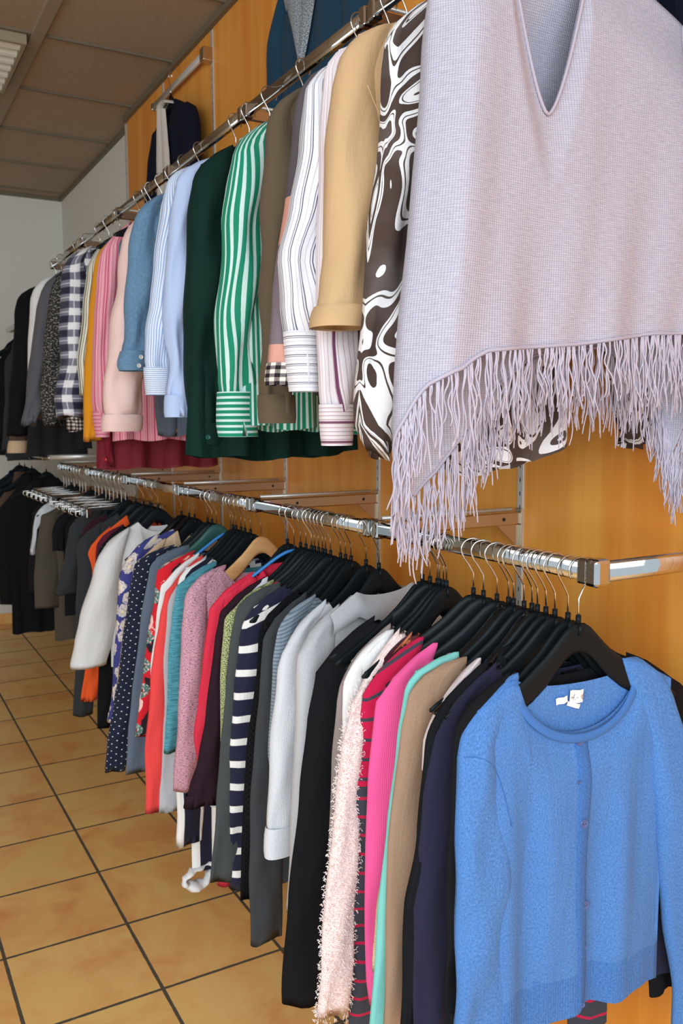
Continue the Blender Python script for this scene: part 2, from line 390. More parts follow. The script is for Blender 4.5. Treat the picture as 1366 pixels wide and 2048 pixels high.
# ------------------------------------------------------------------ hangers
TOP = [(0, -.082), (.018, -.084), (.035, -.100), (.06, -.124), (.09, -.146), (.12, -.166), (.16, -.188), (.195, -.205), (.205, -.212)]
BOT = [(0, -.128), (.018, -.131), (.035, -.146), (.06, -.172), (.09, -.194), (.12, -.209), (.16, -.224), (.195, -.232), (.205, -.222)]
def hook_bm(side=1, top=-.045):
    bm = bmesh.new()
    P = [(0, -.088), (0, top), (-.008, -.030), (-.019, -.013), (-.0225, .000), (-.016, .013), (-.002, .0180), (.013, .013), (.0195, .001), (.016, -.013)]
    P = [(x*side, 0, z) for x, z in P]
    pts = [Vector(P[0])]+smooth_path(P[1:], 4); tube(bm, pts, .0016, 6); return bm
def bar_bm(th, bev, sc=1.0):
    bm = bmesh.new(); xs_ = [k*.205/16 for k in range(17)]
    T = [(-x, interp(TOP, x)) for x in xs_[::-1]]+[(x, interp(TOP, x)) for x in xs_[1:]]
    Bt = [(-x, interp(BOT, x)) for x in xs_[::-1]]+[(x, interp(BOT, x)) for x in xs_[1:]]
    prof = [(-th/2, .22), (-th*.28, .05), (0, 0), (th*.28, .05), (th/2, .22), (th/2, .8), (th*.3, .97), (-th*.3, .97), (-th/2, .8)]
    rings = []
    for (x, zt), (_, zb) in zip(T, Bt):
        cur = (abs(x)/.2)**2*-.006; tp = 1-.45*(abs(x)/.2)**2; zb = zt+(zb-zt)*(1-.45*sstep(.14, .2, abs(x)))
        rings.append([bm.verts.new((x*.955, y*tp+cur, zt-.003*sstep(.08, .2, abs(x))+(zb-zt)*f)) for y, f in prof])
    for a, b in zip(rings, rings[1:]):
        for k in range(9): bm.faces.new((a[k], a[(k+1) % 9], b[(k+1) % 9], b[k]))
    bm.faces.new(rings[0]); bm.faces.new(rings[-1][::-1]); bmesh.ops.recalc_face_normals(bm, faces=bm.faces); return bm
def tubular_bm():
    bm = bmesh.new(); P = [(-.20, -.205), (-.15, -.172), (-.10, -.140), (-.05, -.108), (-.02, -.094), (0, -.091), (.02, -.094), (.05, -.108), (.10, -.140), (.15, -.172), (.20, -.205), (.205, -.214), (.18, -.222), (-.18, -.222), (-.205, -.214), (-.20, -.205)]
    tube(bm, smooth_path([(x*.93, -.004*(x/.2)**2, z-.004) for x, z in P], 3), .0042, 8, False); return bm
_mesh = {}
def hanger_meshes():
    def mk(name, bm, mat, sm):
        me = bpy.data.meshes.new(name); bm.to_mesh(me); bm.free(); me.materials.append(mat)
        if sm: me.polygons.foreach_set('use_smooth', [True]*len(me.polygons))
        return me
    _mesh['hook'] = mk('hook', hook_bm(), WIRE, True); _mesh['hookr'] = mk('hook', hook_bm(-1), WIRE, True)
    for k, th, bv, m in (('black', .0085, .002, BLKP), ('gloss', .022, .007, BLKG), ('wood', .012, .003, BEECH), ('white', .008, .002, WHITEP), ('green', .010, .003, GREENP)):
        _mesh[k] = mk('shoulder_bar', bar_bm(th, bv), m, True)
    _mesh['blue'] = mk('shoulder_bar', tubular_bm(), BLUEP, True)
    bm = bmesh.new(); tube(bm, [(0, 0, -.070), (0, 0, -.084)], .0042, 8); tube(bm, [(0, -.0045, -.084), (0, -.0045, -.100)], .0035, 8)
    _mesh['socket'] = mk('hook_socket', bm, BLKP, True)
hanger_meshes()
def hanger(kind, X, Y, Z, th, label, grp, rev=False):
    t = thing('clothes_hanger', label, 'hanger', (X, Y, Z), th, grp)
    parts = [('hook', 'hookr' if rev else 'hook'), ('shoulder_bar', kind)]
    if kind in ('black', 'gloss'): parts.append(('hook_socket', 'socket'))
    for nm, k in parts:
        o = bpy.data.objects.new(nm, _mesh[k]); COL.objects.link(o); o.parent = t
    return t

# ------------------------------------------------------------------ garment generator
def solve(X, Y, S, w):
    """yaw of the hanger so that its aisle-side shoulder lies on the sight line of S, at distance w from the hook"""
    d = px_ray(*S); best = (9, 0, w)
    for k in range(-140, 141):
        th = math.radians(k*.2); n_ = Vector((-math.sin(th), math.cos(th), 0)); O = Vector((X, Y, 0))-CAM
        t = O.dot(n_)/d.dot(n_); P = CAM+d*t; lx = (P.x-X)*math.cos(th)+(P.y-Y)*math.sin(th)
        if abs(-lx-w)+.004*abs(k*.2)*.1 < best[0]: best = (abs(-lx-w)+.004*abs(k*.2)*.1, th, -lx)
    return best[1], best[2]
def loc(X, Y, Z, th, x, y):
    d = px_ray(x, y); n_ = Vector((-math.sin(th), math.cos(th), 0)); O = Vector((X, Y, 0))-CAM
    t = O.dot(n_)/d.dot(n_); P = CAM+d*t
    return (P.x-X)*math.cos(th)+(P.y-Y)*math.sin(th), P.z-Z
def shoulder_z(x, tipx, tipz, nw):
    """height of the shoulder line at distance x from the neck centre"""
    a = abs(x); zn = interp(TOP, nw)+.007
    if a <= nw: return zn
    if a >= tipx: return tipz
    t = (a-nw)/(tipx-nw); return zn+(tipz-zn)*(t*.93+.07*t*t*t)
def sleeve_mesh(tab, ztop, zbot, th, mat, par, rnd, side=-1, cuff=None, cuffmat=None, fold=.004, name='sleeve', uvs_=1.0, bell=0, shz=None, zs=0):
    """tab: [(z, outer, inner)] descending z; outer<inner on the aisle side (negative x)"""
    tab = sorted(tab, key=lambda t: -t[0]); n = 20; rows = 34; vs, fs, uv = [], [], []
    def at(z):
        if z >= tab[0][0]: return tab[0][1], tab[0][2]
        for a, b in zip(tab, tab[1:]):
            if z >= b[0]:
                t = (a[0]-z)/(a[0]-b[0]); t = t*.5+t*t*(3-2*t)*.5; return a[1]+(b[1]-a[1])*t, a[2]+(b[2]-a[2])*t
        return tab[-1][1], tab[-1][2]
    ph = rnd.uniform(0, 6); k1 = rnd.uniform(16, 30); dist = 0; L = ztop-zbot
    for i in range(rows):
        t = (i/(rows-1))**1.25; z = ztop-L*t; o, q = at(z); d = ztop-z; r = .034
        if d < r: o += (q-o)*.55*(1-math.sqrt(max(0, 1-(1-d/r)**2)))
        ry = max(.0085*(1-.25*sstep(.1, .3, d)) if d > .004 else .0072, th*(.6+.4*sstep(0, .10, d))*(1-.18*sstep(.5, 1, t)+bell*sstep(.6, 1, t)))
        c, h = (o+q)/2, abs(q-o)/2; sg = 1 if q > o else -1
        if i == 0: ry = .0012
        if cuff and z < zbot+cuff-.003: h *= .93; ry *= .86
        lift = 1-sstep(.0, .13, d)
        sway = .35*th*math.sin(ph+z*7)
        for k in range(n):
            a = 2*PI*k/n; ca, sa = math.cos(a), math.sin(a)
            f = fold*(math.sin(3*a+k1*z+ph)+.6*math.sin(5*a-.7*k1*z+ph*2))*(.3+.7*t)
            x = c-sg*ca*(h); y = sa*(ry+f)*(abs(sa)**-.25 if abs(sa) > .05 else 1)+sway
            y += fold*.5*math.sin(z*k1*1.3+ph)
            zz = z+(lift*max(0, shz(x)-zs) if shz and lift > 0 else 0)
            vs.append((x, y-.006*min(1, (abs(x)/.2)**2), zz+(0 if cuff else fold*.6*math.sin(2*a+ph)*(i == rows-1)))); uv.append(((k if k <= n/2 else n-k)/(n/2)*h*2*uvs_+(0 if k <= n/2 else .003)+.02, -d-.05))
    for i in range(rows-1):
        for k in range(n): fs.append((i*n+k, i*n+(k+1) % n, (i+1)*n+(k+1) % n, (i+1)*n+k))
    if sg_flip(tab): fs = [f[::-1] for f in fs]
    fs.append(tuple(range(n)) if sg_flip(tab) else tuple(range(n))[::-1])
    # turned-in hem so that the opening shows depth
    b = (rows-1)*n; c0 = len(vs)
    for k in range(n):
        x, y, z = vs[b+k]; cx = sum(vs[b+j][0] for j in range(n))/n; cy = sum(vs[b+j][1] for j in range(n))/n; vs.append((cx+(x-cx)*.86, cy+(y-cy)*.8, z+.03)); uv.append(uv[b+k])
    for k in range(n): fs.append((b+k, b+(k+1) % n, c0+(k+1) % n, c0+k))
    o = pyobj(name, vs, fs, mat, par, uv)
    if cuff:
        cl = cuff; vs2, fs2, uv2 = [], [], []; rr = 5
        for i in range(rr):
            z = zbot+cl*(1-i/(rr-1))-.002; oo, q = at(z); c, h = (oo+q)/2, abs(q-oo)/2+.002
            e = 1.06 if i in (0, rr-1) else 1.1
            t = (ztop-z)/L; ry = th*(1-.18*sstep(.5, 1, t)+bell*sstep(.6, 1, t))+.0025
            sway = .35*th*math.sin(ph+z*7)
            for k in range(n):
                a = 2*PI*k/n; ca, sa = math.cos(a), math.sin(a)
                vs2.append((c-ca*h*e/1.06, sa*ry*e*(abs(sa)**-.25 if abs(sa) > .05 else 1)+sway-.006*min(1, (abs(c-ca*h)/.2)**2)+fold*.5*math.sin(z*k1*1.3+ph), z)); uv2.append((z, (k if k <= n/2 else n-k)/(n/2)*h*2))
        for i in range(rr-1):
            for k in range(n): fs2.append((i*n+k, i*n+(k+1) % n, (i+1)*n+(k+1) % n, (i+1)*n+k))
        cf = pyobj('cuff', vs2, fs2, cuffmat or mat, par, uv2)
        return o, cf, at, ph
    return o, None, at, ph
def sg_flip(tab): return tab[0][2] < tab[0][1]
from mathutils.bvhtree import BVHTree
def surf_y(g, x, z, names=('sleeve', 'cuff', 'body', 'placket')):
    best = None
    for c in g.children:
        if c.type == 'MESH' and c.name.split('.')[0] in names:
            me = c.data; t = BVHTree.FromPolygons([v.co for v in me.vertices], [tuple(p.vertices) for p in me.polygons])
            h = t.ray_cast(Vector((x, -1, z)), Vector((0, 1, 0)))
            if h[0] is not None and (best is None or h[0].y < best): best = h[0].y
    return -.02 if best is None else best
def disc(name, mat, par, x, y, z, r, th=.0025, holes=True):
    bm = bmesh.new(); P = [(r, 0), (r, th*.7), (r*.85, th), (r*.7, th*.6), (0.0001, th*.6)]; n = 16; rings = []
    for rr, d in P: rings.append([bm.verts.new((x+rr*math.cos(2*PI*k/n), y-d, z+rr*math.sin(2*PI*k/n))) for k in range(n)])
    for a, b in zip(rings, rings[1:]):
        for k in range(n): bm.faces.new((a[k], a[(k+1) % n], b[(k+1) % n], b[k]))
    bm.faces.new(rings[-1]); o = obj(name, bm, mat, par, True)
    if holes:
        bm = bmesh.new()
        for sx in (-1, 1): tube(bm, [(x+sx*r*.25, y-th*.7, z), (x+sx*r*.25, y-th*.55, z)], r*.10, 6)
        obj('thread_hole', bm, DARKH, o)
    return o
def garment(name, label, cat, X, Y, Z, S, cont, mat, th=.012, w=.205, hem=-.62, grp=None, nd=.09, nw=.085, bw=.178, hw=.186,
            cuff=None, cuffmat=None, collar=None, fold=.004, rc=None, sw=.10, sw2=.075, seed=0, neck='round', body=True, sleeves=True, bfold=None, theta=None, bell=0, tail=.0, right=True, backf=.65):
    rnd = random.Random(seed*7+3)
    if theta is None: th_, w_ = solve(X, Y, S, w)
    else: th_ = theta; w_ = -loc(X, Y, Z, th_, *S)[0]
    zs = loc(X, Y, Z, th_, *S)[1]; zs = max(-.24, min(-.17, zs))
    g = thing(name, label, cat, (X, Y, Z), th_, grp)
    tip = min(w_, .25)
    if body:
        nx, nz = 30, 34; vs, fs, uv = [], [], []; bf = bfold if bfold is not None else fold*1.5
        k1, k2, p1, p2 = rnd.uniform(14, 22), rnd.uniform(28, 42), rnd.uniform(0, 6), rnd.uniform(0, 6)
        for side in (0, 1):
            for j in range(nz+1):
                v = j/nz
                for i in range(nx+1):
                    s = -1+2*i/nx; xt = s*tip*.90
                    a = abs(xt); zt = shoulder_z(xt, tip, zs, nw)
                    if a < nw:
                        dpt = nd if side == 0 else .022
                        if neck == 'v' and side == 0: zt -= dpt*(1-a/nw)
                        else: zt -= dpt*math.sqrt(1-(a/nw)**2)
                    hb = hem-tail*(1-abs(s)**2)*(1 if side else .6)+.004*math.sin(s*9+p1)
                    z = zt+(hb-zt)*v
                    wd = tip*.90+(bw-tip*.90)*sstep(.02, .22, v)+(hw-bw)*v
                    x = s*wd
                    prof = (1-abs(s)**3)**.5 if abs(s) < 1 else 0
                    grow = .25+.75*sstep(0, .18, v)
                    y = max(th*.9*prof*grow+.0015, .0068*min(1, prof*2)*min(1, v*nz*.7+.35))*(-1 if side == 0 else 1)
                    env = sstep(.05, .5, v)
                    if side: y *= backf
                    y += (backf if side else 1)*bf*env*(math.sin(k1*x*3+p1+2.2*z)+.5*math.sin(k2*x*3+p2-3*z))*(.6+.4*v)*(1-.6*abs(s)**6)
                    y -= .006*(abs(s)**2)
                    vs.append((x, y, z)); uv.append((x+(0 if side == 0 else .013), z))
        m = (nx+1)*(nz+1)
        for side in (0, 1):
            b = side*m
            for j in range(nz):
                for i in range(nx):
                    q = (b+j*(nx+1)+i, b+j*(nx+1)+i+1, b+(j+1)*(nx+1)+i+1, b+(j+1)*(nx+1)+i)
                    fs.append(q if side == 0 else q[::-1])
        for j in range(nz):
            for i in (0, nx):
                a, b = j*(nx+1)+i, (j+1)*(nx+1)+i; fs.append((a, b, b+m, a+m))
        for i in range(nx):
            xm = abs((-1+2*(i+.5)/nx)*tip*.90)
            if xm > nw: fs.append((i+1, i, i+m, i+1+m))
        bo = pyobj('body', vs, fs, mat, g, uv)
    zb = None
    def conv(c, sgn=-1):
        tab = []
        for e in c:
            o, z = loc(X, Y, Z, th_, e[0], e[1])
            if len(e) > 2 and e[2]: q, _ = loc(X, Y, Z, th_, e[2], e[1])
            else: q = None
            tab.append([z, o, q])
        return tab
    tab = conv([S]+list(cont)); zb = tab[-1][0]
    for r in tab:
        f = max(0, min(1, (zs-r[0])/max(.05, zs-zb)))
        if r[2] is None: r[2] = r[1]+(sw+(sw2-sw)*f)
    tab[0][0] = zs; tab[0][2] = max(tab[0][2], tab[0][1]+.085)
    out = {}; SZ = lambda x: shoulder_z(x, tip, zs, nw)+.003
    if sleeves:
        out['L'] = sleeve_mesh([tuple(r) for r in tab], zs+.004, zb, th, mat, g, rnd, cuff=cuff, cuffmat=cuffmat, fold=fold, bell=bell, shz=SZ, zs=zs)
        if right:
            if rc:
                t2 = conv(rc); zb2 = t2[-1][0]
                for r in t2:
                    if r[2] is None: r[2] = r[1]-sw
                t2[0][0] = zs
            else: t2 = [[a, -b, -c] for a, b, c in tab]; zb2 = zb
            out['R'] = sleeve_mesh([tuple(r) for r in t2], zs+.004, zb2, th, mat, g, rnd, cuff=cuff, cuffmat=cuffmat, fold=fold, bell=bell, shz=SZ, zs=zs)
    if collar:
        cm = mat if collar is True else collar
        vs, fs, uv = [], [], []; n = 22; zn = interp(TOP, nw)+.004
        for i in range(n+1):
            a = -PI/2+.22+(2*PI-.44)*i/n; cx, cy = math.cos(a)*nw*.82, math.sin(a)*(th+.008)
            up = .022 if math.sin(a) > -.3 else .004
            for k, (e, dz) in enumerate(((1, -.012), (.93, up), (1.04, up+.002), (1.28, -.022 if math.sin(a) > -.6 else -.05))):
                vs.append((cx*e, cy*(1+(e-1)*1.6), zn+dz-.03*(1-math.sin(a))*.5*(nd/.09))); uv.append((a*.06, k*.02))
        for i in range(n):
            for k in range(3): b = i*4+k; fs.append((b, b+1, b+5, b+4))
        pyobj('collar', vs, fs, cm, g, uv)
    return g, th_, tip, out

# ------------------------------------------------------------------ fabrics
BLUEK = fab('blue_knit', (48, 98, 166), (94, 146, 208), 'melange', nsc=400, stretch=.6)
fab('black', (22, 23, 26)); fab('black_warm', (30, 27, 28)); fab('navy', (32, 32, 58)); fab('charcoal', (46, 49, 52), (62, 66, 70), 'melange')
fab('ribblack', (22, 24, 28), rib=.007); fab('pinkwhite', (226, 214, 216)); fab('brown', (142, 114, 92), (170, 142, 118), 'melange')
fab('glitter', (176, 150, 112), (226, 204, 168), 'speckle', sc=500); fab('mint', (128, 206, 198)); fab('hotpink', (240, 92, 158), rib=.0024)
fab('crimson', (196, 18, 70), kind='hstripe', stripes=[('v', .034, .17, .2, (58, 60, 72))])
fab('greycrim', (60, 62, 72), kind='hstripe', stripes=[('v', .034, .16, .2, (186, 24, 66))])
fab('velvet', (66, 16, 34), (120, 60, 50), 'floral', sc=26, r=.34, cols=[(176, 92, 60), (110, 44, 40), (90, 96, 60)], heart=(210, 140, 90), vein=(60, 30, 30))
fab('tweed', (240, 226, 222), (214, 168, 162), 'speckle', sc=330, lo=.5, hi=.62, aspect=1.8)
fab('white', (238, 238, 236)); fab('taupe', (150, 136, 134)); fab('cream', (226, 214, 200))
fab('greyknit', (168, 170, 174), (192, 193, 196), 'melange', nsc=300, rib=.0022); fab('lgrey', (192, 195, 200), (216, 218, 222), 'melange', nsc=260, rib=.0022)
fab('cable', (138, 152, 164), (100, 116, 130), 'hstripe', stripes=[('v', .0075, .4, 0, (98, 112, 126))])
fab('openknit', (20, 21, 24), (4, 4, 5), 'dots', per=.013, r=.2)
fab('breton', (30, 32, 56), kind='hstripe', stripes=[('v', .052, .30, .1, (232, 230, 226))])
fab('dkgg', (66, 72, 72)); fab('yellowspeck', (206, 214, 150), (70, 78, 58), 'speckle', sc=420, lo=.46, hi=.52)
fab('heather', (196, 202, 208), (216, 220, 224), 'melange'); fab('aubergine', (46, 28, 38)); fab('redsatin', (222, 32, 66), rough=.45)
fab('pinkmel', (212, 158, 172), (120, 96, 116), 'speckle', sc=230, lo=.52, hi=.60, aspect=2.2)
fab('teal', (92, 164, 178), (50, 116, 132), 'streak'); fab('grey', (166, 170, 176), (184, 187, 192), 'melange'); fab('coral', (236, 72, 70), rib=.0035)
fab('redfloral', (206, 26, 42), kind='floral', c1b=(30, 26, 34), sc=17, r=.36, cols=[(216, 36, 50), (240, 200, 190), (60, 120, 112), (224, 150, 120)], heart=(120, 18, 30), vein=(235, 190, 180))
fab('nwknit', (26, 28, 50), kind='hstripe', stripes=[('u', .07, .5, .1, (236, 236, 232))])
fab('polka', (20, 28, 50), (226, 228, 226), 'dots', per=.021, r=.07)
fab('beige', (214, 184, 150)); fab('bluefloral', (58, 62, 128), kind='floral', sc=25, r=.46, wob=.02, cols=[(226, 214, 206), (206, 196, 190), (214, 200, 196)], heart=(236, 214, 170), vein=(150, 140, 160))
fab('sweatgrey', (214, 214, 212), (230, 230, 228), 'melange', nsc=260, stretch=3); fab('orange', (240, 92, 34)); fab('maroon', (92, 18, 44)); fab('dkgrey', (46, 49, 52))
fab('dkmaroon', (52, 16, 32)); fab('olivegrey', (78, 72, 60)); fab('slate', (96, 108, 124)); fab('red', (214, 28, 58)); fab('brownc', (96, 76, 62))
# upper row
fab('khaki', (208, 172, 128), nsc=700); fab('swirl', (240, 240, 242), kind='swirl', sc=7.5)
fab('wineshirt', (236, 228, 232), kind='vstripe', stripes=[('u', .034, .13, 0, (112, 62, 92)), ('u', .0068, .18, .3, (196, 172, 180))])
fab('wineshirt_h', (236, 228, 232), kind='hstripe', stripes=[('u', .034, .13, 0, (112, 62, 92)), ('u', .0068, .18, .3, (176, 140, 150))])
fab('whitestripe', (238, 238, 242), kind='vstripe', stripes=[('u', .016, .09, 0, (96, 96, 116)), ('u', .016, .07, .18, (120, 120, 140)), ('u', .016, .05, .55, (190, 186, 200))])
fab('blockcoat', (92, 82, 88), kind='bands', stops=[(0, (88, 80, 86)), (.26, (226, 160, 142)), (.34, (128, 114, 122)), (.52, (226, 164, 146)), (.6, (110, 106, 114)), (.7, (88, 84, 90))])
fab('gingham', (30, 28, 34), (236, 226, 214), 'plaid', per=.014, mid=(130, 120, 116), line=(60, 50, 50))
fab('olive', (96, 82, 62)); fab('greenstripe', (10, 140, 106), kind='vstripe', rough=.6, stripes=[('u', .0125, .42, 0, (206, 232, 228))])
fab('greencuff', (10, 140, 106), kind='vstripe', rough=.6, stripes=[('u', .0125, .42, 0, (206, 232, 228))])
fab('dkgreen', (12, 44, 38), rough=.7); fab('skyblue', (186, 204, 236), (170, 190, 228), 'melange', nsc=700)
fab('finestripe', (226, 232, 244), kind='vstripe', stripes=[('u', .0046, .36, 0, (130, 166, 214))])
fab('finestripe_h', (230, 236, 246), kind='vstripe', stripes=[('u', .0048, .30, 0, (96, 130, 176))])
fab('denim', (84, 120, 152), (112, 148, 178), 'melange', nsc=220, stretch=.4); fab('palepink', (240, 208, 200)); 
fab('pinkstripe', (232, 150, 168), kind='vstripe', stripes=[('u', .022, .35, 0, (206, 92, 122)), ('u', .0075, .2, .2, (240, 196, 204))])
fab('pinkstripe_h', (232, 160, 176), kind='vstripe', stripes=[('u', .012, .35, 0, (206, 100, 130))])
fab('mustard', (222, 148, 26)); fab('oliveline', (232, 230, 212), kind='vstripe', stripes=[('u', .0085, .32, 0, (96, 96, 78))])
fab('plaidnavy', (232, 230, 232), (34, 36, 58), 'plaid', per=.052, mid=(118, 118, 134), line=(236, 236, 236))
fab('marl', (44, 44, 44), (150, 146, 140), 'speckle', sc=170, lo=.54, hi=.60); fab('midgrey', (92, 92, 98)); fab('dkred', (120, 12, 34), rough=.6, alpha=.88)
fab('coatnavy', (22, 25, 42)); fab('hoodteal', (20, 58, 80)); fab('liningknit', (96, 106, 116), (168, 172, 174), 'speckle', sc=300); fab('liningcream', (216, 206, 196), (196, 186, 176), 'melange')
F = FAB
BTN_BLUE = simple('blue_button', (70, 96, 150), .25); BTN_WHITE = simple('pearl_button', (236, 234, 230), .25); BTN_GREEN = simple('green_button', (30, 92, 80), .3); BTN_RED = simple('red_button', (180, 30, 50), .3); BTN_BR = simple('brown_button', (120, 88, 60), .3)

def hookY(x, X=XR, Z=ZR, dz=-.07):
    y = 1100
    for _ in range(6):
        d = px_ray(x, y); t = X/d.x; P = CAM+d*t
        q = Vector((X, P.y, Z+dz))-CAM; y = 1024-FPX*q.dot(Up)/q.dot(Fw)
    return P.y
def hanger_color(k): return {'black': 'black plastic', 'gloss': 'broad glossy black', 'wood': 'natural wooden', 'white': 'white plastic', 'green': 'dark green plastic', 'blue': 'blue tubular'}[k]

